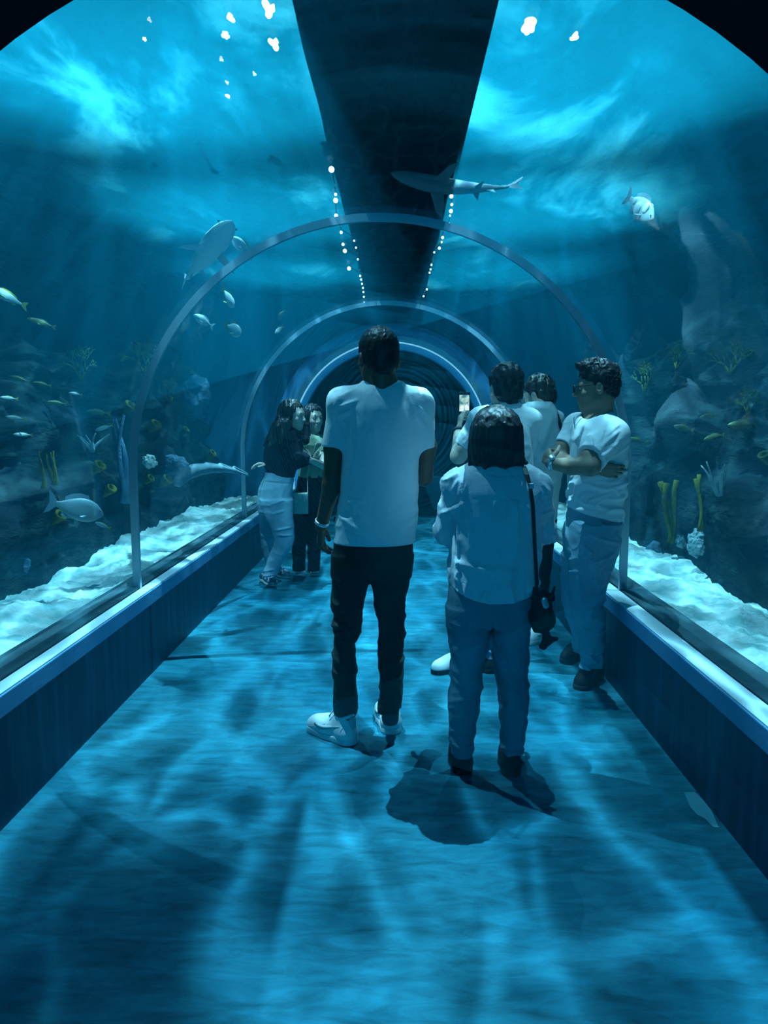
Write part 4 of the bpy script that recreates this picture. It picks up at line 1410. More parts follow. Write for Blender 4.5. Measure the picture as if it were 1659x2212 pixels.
# ---- man holding up the phone
def phone_man():
    root = np.array((0.45, 4.22, 0.0))
    o = person(root, 'man with curly black hair and white T-shirt, holding up a phone, behind the bob-haired woman')
    g = Fig(4.22, root)
    P = g.P
    torso = g.sec([(872, 1066, 1122, 0.07), (884, 1050, 1134, 0.085), (900, 1040, 1142, 0.11), (940, 1036, 1147, 0.13), (1000, 1036, 1150, 0.125), (1060, 1038, 1150, 0.12), (1120, 1036, 1150, 0.125), (1160, 1036, 1150, 0.128)])
    hips = g.sec([(1130, 1040, 1146, 0.115), (1165, 1036, 1147, 0.118), (1200, 1038, 1145, 0.10)])
    legL = g.sec([(1170, 1036, 1098, 0.09), (1230, 1030, 1082, 0.085), (1300, 1014, 1062, 0.07), (1370, 998, 1044, 0.062), (1432, 990, 1032, 0.055)])
    legR = g.sec([(1170, 1088, 1147, 0.09), (1230, 1082, 1136, 0.085), (1300, 1066, 1114, 0.07), (1370, 1048, 1092, 0.062), (1440, 1040, 1078, 0.055)])
    shL, elL, wrL = P(1040, 908), P(990, 985, 0.10), P(991, 930, 0.26)
    slL = P(1006, 962, 0.07)
    shR, elR, wrR = P(1140, 908), P(1128, 985, 0.2), P(1048, 918, 0.34)
    slR = P(1133, 968, 0.15)
    fr = head_frame(P(1091, 840, 0.02), (-0.30, 0.95), 0.05, 1.02)
    T = fr[0]
    b = Field((0.25, 3.92, 0.03), (0.82, 4.85, 1.75), 0.0065, fine=[(1.15, 1.5, 0.005)])
    b.add([torso], dr=-0.022)
    b.add([hips], dr=-0.013)
    for lg in (legL, legR):
        b.add([lg], dr=-0.013, join=0.03)
    head_add(b, fr)
    b.add([C(T(0, -0.028, -0.06), P(1094, 885), 0.058, 0.066), C(P(1094, 885), P(1094, 905), 0.066, 0.09)], join=0.03)
    b.add(chain([shL, slL, elL, wrL], [0.060, 0.050, 0.043, 0.028]), join=0.02, k=0.02)
    b.add(chain([shR, slR, elR, wrR], [0.060, 0.050, 0.043, 0.028]), join=0.02, k=0.02)
    ph = P(1003, 874, 0.36)
    add_hand(b, wrL, P(995, 893, 0.33) - wrL, (0.9, 0.1, 0.1), (0.2, -0.9, 0.1), L=0.17, curl=((20, 35, 30), (25, 40, 30), (30, 40, 30), (30, 40, 30)), thumb=(0.9, 0.2, 0.2))
    add_hand(b, wrR, P(1026, 893, 0.36) - wrR, (-0.5, 0.5, -0.2), (-0.1, -0.7, 0.5), L=0.17, curl=(35, 40, 30), thumb=(0.8, 0.4, 0.1))
    b.build('body', M_skin_l, o, root)
    hf = Field(T(0, 0, 0) - 0.18, T(0, 0, 0) + 0.20, 0.0045)
    E1 = lambda c, r: E_(T(*c), np.array(r) * fr[2], fr[1])
    hf.add([E1((0, -0.016, 0.048), (0.086, 0.106, 0.094)), E1((0, -0.05, -0.02), (0.072, 0.066, 0.078))], join=0, k=0.03,
           cuts=[(T(0, 0.05, 0.03), unit(T(0, 0.7, -0.7) - T(0, 0, 0))), (T(0, -0.04, -0.088), unit(T(0, 0.4, -1) - T(0, 0, 0)))], cutk=0.015)
    hf.displace(lambda A: 0.010 * (ridged(A * 32, 3) - 0.4) + 0.006 * (vnoise(A * 60, 5) - 0.5), 0.025)
    hf.build('hair', M_hair, o, root)
    s = Field((0.28, 3.95, 0.74), (0.82, 4.62, 1.55), 0.0055)
    s.add([torso])
    s.add([C(P(1078, 896), shL, 0.045, 0.063), C(P(1110, 896), shR, 0.045, 0.063)], join=0.05, k=0.03)
    s.add(chain([shL, slL + (slL - shL) * 0.2], [0.066, 0.060]), join=0.035, cuts=[(slL, slL - shL)])
    s.add(chain([shR, slR + (slR - shR) * 0.2], [0.066, 0.060]), join=0.035, cuts=[(slR, slR - shR)])
    s.add([C(P(1094, 880), P(1092, 855), 0.067, 0.09)], join=0.004, sub=True)
    s.displace(folds((0.9, 0.9, 0.8), 0.009, 71, 0.9, 9.0), 0.03)
    s.cut((0, 0, P(1090, 1158)[2]), (0, 0, -1))
    s.build('t_shirt', M_white, o, root)
    t = Field((0.28, 3.98, 0.08), (0.78, 4.48, 0.90), 0.0065)
    t.add([hips])
    t.add([legL], join=0.03)
    t.add([legR], join=0.03)
    t.displace(folds((0.8, 0.8, 1.5), 0.008, 73, 0.9, 10.0), 0.03)
    t.cut((0, 0, P(1010, 1438)[2]), (0, 0, -1))
    t.build('jeans', M_jeans3, o, root)
    shoe(o, root, onZ(1018, 1440, 0), onZ(955, 1452, 0), 0.28, M_sole_w, M_shoe_b, laces=M_shoe_b, label='pale sneaker with a black sole')
    shoe(o, root, onZ(1062, 1456, 0), onZ(1030, 1425, 0), 0.28, M_shoe_b, M_shoe_b)
    ax = wrL - elL
    band_ring('watch_strap', wrL - unit(ax) * 0.01, ax, 0.031, 0.022, 0.005, M_leather, o, root)
    eyes(o, fr, root)
    # phone
    p = empty('phone', ph, 'phone held up by the curly-haired man, its screen showing a camera view', 'phone')
    n = unit((-0.15, -1, 0.02))
    rz = math.atan2(n[1], n[0]) + PI / 2
    p.rotation_euler = (0, 0, rz)
    box('case', (-0.034, 0.0, -0.074), (0.034, 0.009, 0.074), M_leather, p, 0.004)
    M_scr = bpy.data.materials.new('phone_screen')
    M_scr.use_nodes = True
    nt = M_scr.node_tree
    N, L = nt.nodes, nt.links
    bb = N['Principled BSDF']
    bb.inputs['Base Color'].default_value = (0.01, 0.01, 0.01, 1)
    bb.inputs['Roughness'].default_value = 0.2
    tc = N.new('ShaderNodeTexCoord')
    nz = N.new('ShaderNodeTexNoise')
    nz.inputs['Scale'].default_value = 30
    L.new(tc.outputs['Object'], nz.inputs['Vector'])
    cr = N.new('ShaderNodeValToRGB')
    e = cr.color_ramp.elements
    e[0].position, e[0].color = 0.40, (0.05, 0.25, 0.30, 1)
    e[1].position, e[1].color = 0.60, (0.62, 0.80, 0.70, 1)
    e.new(0.5).color = (0.35, 0.62, 0.55, 1)
    L.new(nz.outputs['Fac'], cr.inputs[0])
    L.new(cr.outputs[0], bb.inputs['Emission Color'])
    bb.inputs['Emission Strength'].default_value = 0.9
    box('screen', (-0.029, -0.0012, -0.040), (0.029, 0.0006, 0.056), M_scr, p)
    M_ui = mat('screen_white', (0.02, 0.02, 0.02), emit=(0.75, 0.95, 1.0), estr=1.0)
    M_ui2 = mat('screen_yellow', (0.02, 0.02, 0.02), emit=(0.8, 0.7, 0.3), estr=0.8)
    # the small picture of a visitor in a white top on the screen
    for nm, pts in (('screen_figure', [(-0.027, -0.038), (-0.004, -0.038), (-0.003, -0.012), (-0.010, -0.004), (-0.022, -0.010)]), ('screen_figure', [(0.004, -0.038), (0.027, -0.038), (0.026, -0.010), (0.014, 0.004), (0.004, -0.008)])):
        k = len(pts)
        vs = [(x, -0.0026, z) for x, z in pts] + [(x, -0.0008, z) for x, z in pts]
        fs = [tuple(range(k)), tuple(range(2 * k - 1, k - 1, -1))] + [(i, k + i, k + (i + 1) % k, (i + 1) % k) for i in range(k)]
        from_py(nm, vs, fs, M_ui, p)
    bm = bmesh.new()
    tube_bm(bm, [(0.004 + 0.0075 * math.cos(a * PI / 8), -0.0015, -0.058 + 0.0075 * math.sin(a * PI / 8)) for a in range(17)], 0.0022, 5)
    from_bm('shutter_button', bm, M_ui, p)
    bm = bmesh.new()
    bmesh.ops.create_uvsphere(bm, u_segments=10, v_segments=6, radius=0.005, matrix=Matrix.Translation((-0.016, -0.0005, -0.058)) @ Matrix.Diagonal((1, 0.3, 1, 1)))
    from_bm('mode_button', bm, M_ui2, p)


# ---- boy behind, with the sling strap
def sling_boy():
    root = np.array((0.96, 5.05, 0.0))
    o = person(root, 'youth with dark curls in a pale grey T-shirt, hunched, at the right rail')
    g = Fig(5.05, root)
    P = g.P
    torso = g.sec([(868, 1140, 1192, 0.08), (880, 1124, 1200, 0.12), (900, 1120, 1208, 0.145), (940, 1122, 1215, 0.145), (980, 1128, 1216, 0.135), (1020, 1138, 1212, 0.125), (1070, 1146, 1204, 0.12), (1125, 1148, 1200, 0.12)])
    hips = g.sec([(1095, 1148, 1200, 0.11), (1125, 1146, 1200, 0.115), (1160, 1144, 1196, 0.105)])
    legL = g.sec([(1130, 1142, 1178, 0.09, 0.08), (1200, 1140, 1172, 0.08, 0.08), (1260, 1140, 1168, 0.068, 0.08), (1320, 1142, 1164, 0.06, 0.06), (1358, 1142, 1162, 0.055, 0.05)])
    legR = g.sec([(1130, 1158, 1200, 0.09, -0.08), (1200, 1160, 1192, 0.08, -0.08), (1260, 1158, 1186, 0.068, -0.08), (1320, 1156, 1180, 0.06, -0.06), (1362, 1156, 1178, 0.055, -0.05)])
    fr = head_frame(P(1162, 855, 0.06), (-0.80, 0.60), 0.25, 1.02)
    T = fr[0]
    shL, elL, wrL = P(1128, 898, 0.02), P(1112, 962, 0.16), P(1120, 940, 0.40)
    shR, elR, wrR = P(1200, 905, 0.05), P(1210, 985, 0.2), P(1170, 960, 0.42)
    b = Field((0.60, 4.75, 0.03), (1.25, 5.65, 1.72), 0.0072)
    b.add([torso], dr=-0.022)
    b.add([hips], dr=-0.013)
    for lg in (legL, legR):
        b.add([lg], dr=-0.013, join=0.03)
    head_add(b, fr)
    b.add([C(T(0, -0.03, -0.055), P(1165, 882), 0.054, 0.060)], join=0.03)
    b.add(chain([shL, elL, wrL], [0.055, 0.042, 0.027]), join=0.02, k=0.02)
    b.add(chain([shR, elR, wrR], [0.055, 0.042, 0.027]), join=0.02, k=0.02)
    add_hand(b, wrL, (0.3, 0.8, 0.2), (0.8, 0.0, 0.2), (0, 0, 1), L=0.17)
    add_hand(b, wrR, (-0.5, 0.6, 0.3), (-0.5, -0.3, 0.3), (0, 0, 1), L=0.17)
    b.build('body', M_skin_l, o, root)
    hf = Field(T(0, 0, 0) - 0.18, T(0, 0, 0) + 0.20, 0.005)
    E1 = lambda c, r: E_(T(*c), np.array(r) * fr[2], fr[1])
    hf.add([E1((0, -0.018, 0.046), (0.084, 0.104, 0.090)), E1((0, -0.055, -0.015), (0.068, 0.062, 0.072))], join=0, k=0.03,
           cuts=[(T(0, 0.05, 0.03), unit(T(0, 0.7, -0.7) - T(0, 0, 0))), (T(0, -0.04, -0.08), unit(T(0, 0.4, -1) - T(0, 0, 0)))], cutk=0.015)
    hf.displace(lambda A: 0.014 * (ridged(A * 26, 13) - 0.4) + 0.008 * (vnoise(A * 50, 15) - 0.5), 0.03)
    hf.build('hair', M_hair_br, o, root)
    s = Field((0.66, 4.78, 0.72), (1.24, 5.42, 1.55), 0.006)
    s.add([torso])
    for a, e in ((shL, elL), (shR, elR)):
        s.add(chain([a, e], [0.062, 0.056]), join=0.04, cuts=[(a + (e - a) * 0.85, e - a)])
    s.add([C(T(0, -0.02, -0.11), T(0, 0.0, -0.05), 0.064, 0.08)], join=0.004, sub=True)
    s.displace(folds((0.8, 0.8, 0.8), 0.010, 81, 0.9, 8.0), 0.03)
    s.displace(creases(g, [(1118, 880, 1142, 905, 0.007, 0.010), (1122, 876, 1150, 898, 0.007, -0.006), (1185, 900, 1160, 960, 0.02, 0.010)]), 0.03)
    s.cut((0, 0, P(1170, 1120)[2]), (0, 0, -1))
    ts = s.build('t_shirt', M_grey, o, root)
    t = Field((0.76, 4.85, 0.06), (1.20, 5.3, 0.92), 0.0065)
    t.add([hips])
    t.add([legL], join=0.03)
    t.add([legR], join=0.03)
    t.displace(folds((0.8, 0.8, 1.5), 0.008, 83, 0.9, 10.0), 0.03)
    t.cut((0, 0, P(1160, 1360)[2]), (0, 0, -1))
    t.build('trousers', M_blackcloth, o, root)
    shoe(o, root, onZ(1164, 1366, 0), onZ(1130, 1362, 0), 0.27, M_shoe_w, M_sole_w)
    shoe(o, root, onZ(1176, 1374, 0), onZ(1152, 1386, 0), 0.27, M_shoe_w, M_sole_w)
    eyes(o, fr, root)
    br = P(1150, 985, 0.22)
    bag = empty('sling_bag', br, 'dark sling strap across the back of the hunched youth, with its small bag', 'bag')
    f = Field(br - 0.14, br + 0.14, 0.006)
    f.add([C(br + (-0.04, 0, 0), br + (0.06, 0.0, 0.0), 0.05, 0.05, (0, 1, 0), 1.6)], join=0)
    f.build('pouch', M_blackcloth, bag, br)
    sp = [br + (0.02, 0.0, 0.05), P(1160, 890, 0.13), P(1178, 868, 0.06), P(1193, 878, -0.03), P(1203, 896, -0.085), P(1211, 920, -0.105), P(1217, 945, -0.075), P(1221, 962, 0.0), P(1212, 985, 0.15), br + (0.07, 0, 0)]
    vs, fs = [], []
    for p in sp:
        for dx, dyy in ((-0.012, 0.004), (0.012, 0.004), (0.012, -0.004), (-0.012, -0.004)):
            vs.append(p - br + np.array((dx, dyy, 0)))
    for i in range(len(sp) - 1):
        for k in range(4):
            fs.append((4 * i + k, 4 * i + (k + 1) % 4, 4 * i + 4 + (k + 1) % 4, 4 * i + 4 + k))
    from_py('strap', vs, fs, M_blackcloth, bag)


# ---- the two girls at the left
def sweater_girl():
    root = np.array((-1.03, 6.42, 0.0))
    o = person(root, 'long-haired girl in a charcoal sweater and blue skinny jeans, turned to the right')
    g = Fig(6.40, root)
    P = g.P
    torso = g.sec([(922, 604, 640, 0.06), (932, 590, 648, 0.09), (950, 578, 653, 0.115), (975, 570, 654, 0.115), (1000, 571, 648, 0.11), (1020, 575, 638, 0.10), (1030, 576, 636, 0.10)])
    hips = g.sec([(1018, 576, 634, 0.10), (1032, 570, 635, 0.11), (1055, 558, 633, 0.125), (1080, 555, 631, 0.13), (1105, 558, 631, 0.12)])
    legN = g.sec([(1080, 562, 632, 0.085, -0.07), (1110, 570, 633, 0.085, -0.08), (1140, 584, 635, 0.075, -0.09), (1165, 592, 636, 0.066, -0.10), (1180, 590, 632, 0.060, -0.10), (1205, 579, 616, 0.056, -0.10), (1232, 570, 601, 0.048, -0.10), (1243, 568, 600, 0.048, -0.10)])
    legF = g.sec([(1080, 556, 610, 0.085, 0.08), (1120, 560, 604, 0.080, 0.10), (1160, 563, 598, 0.068, 0.14), (1200, 568, 600, 0.058, 0.20), (1238, 582, 612, 0.048, 0.26)])
    fr = head_frame(P(634, 897, 0.0), (0.90, -0.36), 0.10, 0.98)
    T = fr[0]
    shN, elN, wrN = P(622, 944, -0.10), P(643, 990, -0.15), P(672, 992, 0.12)
    shF, elF, wrF = P(600, 944, 0.10), P(640, 1000, 0.25), P(690, 990, 0.32)
    b = Field((-1.30, 5.95, 0.03), (-0.58, 6.95, 1.62), 0.0066, fine=[(1.35, 1.62, 0.005)])
    b.add([torso], dr=-0.022)
    b.add([hips], dr=-0.022)
    for lg in (legN, legF):
        b.add([lg], dr=-0.018, join=0.03)
    head_add(b, fr, True)
    b.add([C(T(0, -0.025, -0.06), P(624, 932), 0.047, 0.055)], join=0.03)
    b.add(chain([shN, elN, wrN], [0.045, 0.036, 0.024]), join=0.02, k=0.02)
    b.add(chain([shF, elF, wrF], [0.045, 0.036, 0.024]), join=0.02, k=0.02)
    add_hand(b, wrN, (0.6, 0.6, 0.1), (0.3, 0.5, 0.2), (0, 0, 1), L=0.16)
    add_hand(b, wrF, (0.8, 0.2, 0.1), (0.1, -0.8, 0.2), (0, 0, 1), L=0.16)
    b.build('body', M_skin_l, o, root)
    h = Field(T(0, 0, 0) - (0.30, 0.26, 0.42), T(0, 0, 0) + (0.22, 0.26, 0.20), 0.0052)
    E1 = lambda c, r: E_(T(*c), np.array(r) * fr[2], fr[1])
    h.add([E1((0, -0.024, 0.044), (0.083, 0.104, 0.090))], join=0, cuts=[(T(0, 0.062, 0.05), unit(T(0, 0.85, -0.5) - T(0, 0, 0)))], cutk=0.012)
    h.add([C(T(0.055, -0.005, 0.04), T(0.062, 0.004, -0.09), 0.034, 0.028), C(T(-0.055, -0.005, 0.04), T(-0.062, 0.0, -0.09), 0.034, 0.028), C(T(0, -0.07, 0.02), P(604, 935, -0.06), 0.07, 0.06)], join=0.03, k=0.03)
    h.add(chain([P(606, 925, -0.08), P(592, 950, -0.08), P(582, 968, -0.06)], [0.055, 0.040, 0.016]), join=0.03)
    h.add(chain([P(600, 920, 0.02), P(582, 950, 0.04), P(574, 962, 0.02)], [0.045, 0.032, 0.014]), join=0.03)
    h.add(chain([P(618, 915, -0.10), P(612, 940, -0.13), P(604, 955, -0.13)], [0.035, 0.028, 0.012]), join=0.03)
    h.displace(hair_noise(0.010, 34, 18, 2, 0.22), 0.03)
    h.build('hair', M_hair_br, o, root)
    s = Field((-1.28, 6.1, 0.88), (-0.60, 6.85, 1.45), 0.006)
    s.add([torso])
    s.add([C(P(618, 934), shN, 0.045, 0.055), C(P(612, 934), shF, 0.045, 0.055)], join=0.05, k=0.03)
    s.add(chain([shN, elN, elN + (wrN - elN) * 0.8], [0.056, 0.048, 0.036]), join=0.025, k=0.02)
    s.add(chain([shF, elF, elF + (wrF - elF) * 0.8], [0.056, 0.048, 0.036]), join=0.025, k=0.02)
    s.displace(folds((0.8, 0.8, 1.2), 0.010, 91, 0.9, 9.0), 0.03)
    s.cut(P(605, 1028), (-0.12, 0, -1))
    s.build('sweater', M_sweater, o, root)
    t = Field((-1.24, 6.18, 0.06), (-0.78, 6.80, 1.02), 0.006)
    t.add([hips])
    t.add([legN], join=0.03)
    t.add([legF], join=0.03)
    t.displace(folds((0.8, 0.8, 1.8), 0.006, 93, 0.9, 9.0), 0.03)
    t.displace(creases(g, [(592, 1086, 620, 1076, 0.010, 0.010), (596, 1106, 622, 1098, 0.010, 0.008), (600, 1140, 634, 1134, 0.009, 0.012), (604, 1150, 634, 1150, 0.009, 0.012), (566, 1100, 590, 1092, 0.02, -0.006), (572, 1038, 634, 1044, 0.008, -0.006),
                           (572, 1228, 600, 1222, 0.01, 0.008), (572, 1238, 600, 1234, 0.01, 0.008)]), 0.03)
    t.cut((0, 0, P(585, 1243)[2]), (0, 0, -1))
    t.build('jeans', M_jeans2, o, root)
    shoe(o, root, onZ(566, 1256, 0), onZ(622, 1276, 0), 0.245, M_canvas, M_sole_w, 'slip', laces=M_shoe_w, pitch=-0.12, z=0.018, label='patterned canvas sneaker with white sole')
    shoe(o, root, onZ(592, 1242, 0), onZ(640, 1254, 0), 0.245, M_canvas, M_sole_w, 'slip', laces=M_shoe_w, label='patterned canvas sneaker with white sole')
    eyes(o, fr, root)


def olive_girl():
    root = np.array((-0.78, 6.80, 0.0))
    o = person(root, 'girl with long dark hair, olive T-shirt and black trousers, hugging the sweater girl')
    g = Fig(6.80, root)
    P = g.P
    torso = g.sec([(936, 662, 690, 0.06), (946, 652, 698, 0.085), (962, 648, 700, 0.10), (1000, 648, 697, 0.10), (1034, 644, 696, 0.105)])
    hips = g.sec([(1022, 645, 695, 0.10), (1060, 640, 696, 0.115), (1095, 637, 695, 0.105)])
    legL = g.sec([(1070, 637, 668, 0.085), (1130, 632, 662, 0.082), (1190, 631, 660, 0.075), (1232, 633, 660, 0.068)])
    legR = g.sec([(1070, 664, 696, 0.085), (1130, 663, 693, 0.082), (1190, 664, 692, 0.075), (1232, 665, 690, 0.068)])
    fr = head_frame(P(676, 903, 0.0), (0.62, -0.78), 0.02, 0.98)
    T = fr[0]
    shL, elL, wrL = P(697, 956, -0.02), P(699, 1006, -0.12), P(670, 994, -0.40)
    slL = P(699, 978, -0.05)
    shR, elR, wrR = P(652, 956, 0.02), P(610, 1000, -0.08), P(580, 1004, -0.42)
    slR = P(640, 975, 0.0)
    b = Field((-1.34, 6.1, 0.03), (-0.55, 7.05, 1.62), 0.0066, fine=[(1.35, 1.62, 0.005)])
    b.add([torso], dr=-0.022)
    b.add([hips], dr=-0.013)
    for lg in (legL, legR):
        b.add([lg], dr=-0.013, join=0.03)
    head_add(b, fr, True)
    b.add([C(T(0, -0.025, -0.06), P(676, 944), 0.047, 0.055)], join=0.03)
    b.add(chain([shL, slL, elL, wrL], [0.045, 0.040, 0.034, 0.024]), join=0.02, k=0.02)
    b.add(chain([shR, slR, elR, wrR], [0.045, 0.040, 0.034, 0.024]), join=0.02, k=0.02)
    add_hand(b, wrL, (-0.62, -0.10, 0.52), (-0.35, 0.8, -0.2), (0.3, -0.2, 0.9), L=0.165, curl=(12, 20, 15), spread=0.08)
    add_hand(b, wrR, (-0.9, -0.15, 0.05), (0.25, -0.2, -0.9), (0, -0.7, 0.6), L=0.165, curl=(20, 25, 20))
    b.build('body', M_skin_l, o, root)
    h = Field(T(0, 0, 0) - (0.26, 0.24, 0.40), T(0, 0, 0) + (0.24, 0.24, 0.20), 0.0055)
    E1 = lambda c, r: E_(T(*c), np.array(r) * fr[2], fr[1])
    h.add([E1((0, -0.022, 0.042), (0.085, 0.104, 0.088))], join=0, cuts=[(T(0, 0.062, 0.045), unit(T(0, 0.85, -0.5) - T(0, 0, 0)))], cutk=0.012)
    h.add(chain([T(0.058, 0.0, 0.05), T(0.072, 0.0, -0.07), T(0.080, 0.02, -0.19), T(0.075, 0.05, -0.26)], [0.034, 0.034, 0.034, 0.016]), join=0.03)
    h.add(chain([T(-0.058, 0.0, 0.05), T(-0.072, 0.0, -0.07), T(-0.080, 0.02, -0.17), T(-0.08, 0.05, -0.24)], [0.034, 0.034, 0.032, 0.016]), join=0.03)
    h.add(chain([T(0, -0.06, 0.02), T(0, -0.09, -0.12), T(0, -0.11, -0.26)], [0.075, 0.075, 0.04]), join=0.03)
    h.displace(hair_noise(0.010, 34, 28, 2, 0.18), 0.03)
    h.build('hair', M_hair, o, root)
    s = Field((-1.05, 6.55, 0.86), (-0.52, 7.05, 1.42), 0.006)
    s.add([torso])
    s.add([C(P(676, 946), shL, 0.04, 0.05), C(P(672, 946), shR, 0.04, 0.05)], join=0.05, k=0.03)
    s.add(chain([shL, slL + (slL - shL) * 0.3], [0.054, 0.052]), join=0.025, cuts=[(slL, slL - shL)])
    s.add(chain([shR, slR + (slR - shR) * 0.3], [0.054, 0.052]), join=0.025, cuts=[(slR, slR - shR)])
    s.add([C(P(676, 938, -0.02), P(678, 915, -0.02), 0.056, 0.07)], join=0.004, sub=True)
    s.displace(folds((0.9, 0.9, 0.8), 0.009, 101, 0.9, 10.0), 0.03)
    s.cut((0, 0, P(670, 1031)[2]), (0, 0, -1))
    s.build('t_shirt', M_olive, o, root)
    t = Field((-0.98, 6.62, 0.05), (-0.58, 7.0, 1.0), 0.0065)
    t.add([hips])
    t.add([legL], join=0.02)
    t.add([legR], join=0.02)
    t.displace(folds((0.8, 0.8, 1.3), 0.008, 103, 0.9, 10.0), 0.03)
    t.cut((0, 0, P(660, 1232)[2]), (0, 0, -1))
    t.build('trousers', M_blackcloth, o, root)
    shoe(o, root, onZ(650, 1229, 0), onZ(644, 1254, 0), 0.24, M_sole_b, M_sole_w, 'slip', laces=M_sole_w, label='dark slip-on sneaker with pale toe')
    shoe(o, root, onZ(677, 1229, 0), onZ(682, 1254, 0), 0.24, M_sole_b, M_sole_w, 'slip', laces=M_sole_w, label='dark slip-on sneaker with pale toe')
    eyes(o, fr, root)
    br = P(650, 1087, -0.17)
    bag = empty('crossbody_bag', br, 'small pale crossbody bag in front of the olive T-shirt girl', 'bag')
    f = Field(br - 0.14, br + 0.14, 0.0045)
    f.add([LOFT([(br[2] - 0.092, br[0], br[1], 0.064, 0.022), (br[2] + 0.092, br[0], br[1], 0.064, 0.024)], 7.0)], join=0, cutk=0.01)
    f.build('pouch', M_pale_leather, bag, br)
    f = Field(br - 0.14, br + 0.14, 0.0045)
    f.add([LOFT([(br[2] + 0.005, br[0], br[1] - 0.024, 0.062, 0.006), (br[2] + 0.088, br[0], br[1] - 0.024, 0.064, 0.008)], 7.0)], join=0)
    f.build('flap', M_pale_leather, bag, br)
    bm = bmesh.new()
    tube_bm(bm, [br + (0.060, 0, 0.085) - br, P(664, 1030, -0.125) - br, P(668, 1000, -0.125) - br, P(682, 960, -0.10) - br, P(690, 944, -0.02) - br], 0.005, 6)
    from_bm('strap', bm, M_pale_leather, bag)


tall_man()
bob_woman()
leaning_man()
phone_man()
sling_boy()
sweater_girl()
olive_girl()

# ------------------------------------------------------------------ far room, catwalk, lamps
rm = [('wall_room_back', (-3.2, 15.0, 0.0), (3.2, 15.2, 3.4)), ('wall_room_left', (-3.4, 11.8, 0.0), (-3.2, 15.2, 3.4)), ('wall_room_right', (3.2, 11.8, 0.0), (3.4, 15.2, 3.4)),
      ('ceiling_far', (-3.4, 11.76, 3.4), (3.4, 15.2, 3.5)), ('floor_far', (-3.4, 11.2, -0.15), (3.4, 15.2, -0.004))]
for nm, lo, hi in rm:
    struct(box(nm, lo, hi, M_dark), 'dark ' + nm.split('_')[0] + ' of the room beyond the tunnel')
p = onZ(948, 1092, 0.0)
bn = empty('display_plinth', (0.55, 11.9, 0), 'pale low plinth standing in the dark room past the far exit', 'plinth')
bm = bmesh.new()
vs = [(-0.16, 0, 0.50), (0.28, 0, 0.50), (0.28, 0, 0.0), (0.02, 0, 0.0), (-0.16, 0.35, 0.50), (0.28, 0.35, 0.50), (0.28, 0.35, 0.0), (0.02, 0.35, 0.0)]
from_py('block', vs, [(0, 3, 2, 1), (4, 5, 6, 7), (0, 1, 5, 4), (1, 2, 6, 5), (2, 3, 7, 6), (3, 0, 4, 7)], mat('plinth_paint', (0.35, 0.55, 0.66), 0.6), bn)
box('top_slab', (-0.18, -0.02, 0.50), (0.30, 0.37, 0.53), M_captop, bn)
cp = empty('ceiling_panel', (0.35, 12.6, 2.34), 'dim pale panel hanging under the ceiling of the far dark room', 'panel')
box('board', (-0.42, 0, 0), (0.42, 0.9, 0.03), mat('dim_panel', (0.05, 0.16, 0.24), 0.7), cp)
for x in (-0.35, 0.35):
    box('hanger', (x - 0.01, 0.4, 0.03), (x + 0.01, 0.42, 1.06), M_dark, cp)
for i, (x0, x1, z) in enumerate(((-0.6, 0.75, 1.20), (0.1, 0.8, 0.98), (-1.3, 0.7, 0.62))):
    sh = box('rock_ledge', (x0, 14.6, z), (x1, 14.98, z + 0.05), M_tankwall)
    tag(sh, ('upper', 'middle', 'lower')[i] + ' faint ledge on the back wall of the dark far room', 'ledge')

M_deck = mat('catwalk_deck', (0.010, 0.035, 0.060), rough=0.8, var=(0.006, 0.022, 0.04), vscale=2, stretch=(1, 5, 1))
struct(box('ceiling_hall', (-5.6, Y0, 5.6), (5.4, Y3 + 0.3, 5.7), M_dark), 'dark hall roof above the tank')
cw = empty('catwalk', (-0.03, 6, 3.06), 'dark maintenance catwalk running over the middle of the tank', 'walkway')
for k in range(7):
    y0 = Y0 + 0.05 + k * 1.2 - 6
    box('deck_panel', (-0.42, y0, 0), (0.42, y0 + 1.19, 0.05), M_deck, cw, 0.004)
for sg in (-1, 1):
    box('side_rail', (sg * 0.42 - 0.02, Y0 + 0.05 - 6, 0.05), (sg * 0.42 + 0.02, Y3 - 0.05 - 6, 0.14), M_dark, cw)

M_lens = mat('lamp_lens', (0.6, 0.9, 1.0), emit=(0.75, 0.95, 1.0), estr=14.0)
M_lens2 = mat('lamp_lens_warm', (1.0, 0.8, 0.6), emit=(1.0, 0.72, 0.55), estr=5.0)
for i, (x, y) in enumerate(LAMPS):
    side = 'left' if x < 0 else 'right'
    o = empty('tank_lamp', (x, y, LAMP_Z), ('nearest', 'second', 'farthest')[i // 2] + ' big hooded tank lamp over the ' + side + ' side of the water', 'lamp', 'big lamps above the water')
    bm = bmesh.new()
    n = 20
    rg = []
    for r, z in ((0.05, 0.28), (0.10, 0.24), (0.17, 0.06), (0.17, 0.05), (0.155, 0.05), (0.09, 0.22), (0.02, 0.24)):
        rg.append([bm.verts.new((r * math.cos(2 * PI * k / n), r * math.sin(2 * PI * k / n), z)) for k in range(n)])
    for a, b in zip(rg, rg[1:]):
        for k in range(n):
            bm.faces.new((a[k], a[(k + 1) % n], b[(k + 1) % n], b[k]))
    bm.faces.new(rg[0])
    from_bm('hood', bm, M_black, o, smooth=True)
    box('cable', (-0.008, -0.008, 0.28), (0.008, 0.008, 1.1), M_black, o)
small = [(1142, 58, 0.11, 0), (1241, 80, 0.055, 0), (582, 18, 0.09, 0), (592, 92, 0.075, 0), (497, 38, 0.055, 0), (487, 76, 0.055, 0), (478, 128, 0.035, 1), (550, 160, 0.03, 0), (491, 178, 0.03, 1), (492, 207, 0.035, 0), (312, 84, 0.03, 1), (322, 42, 0.03, 1)]
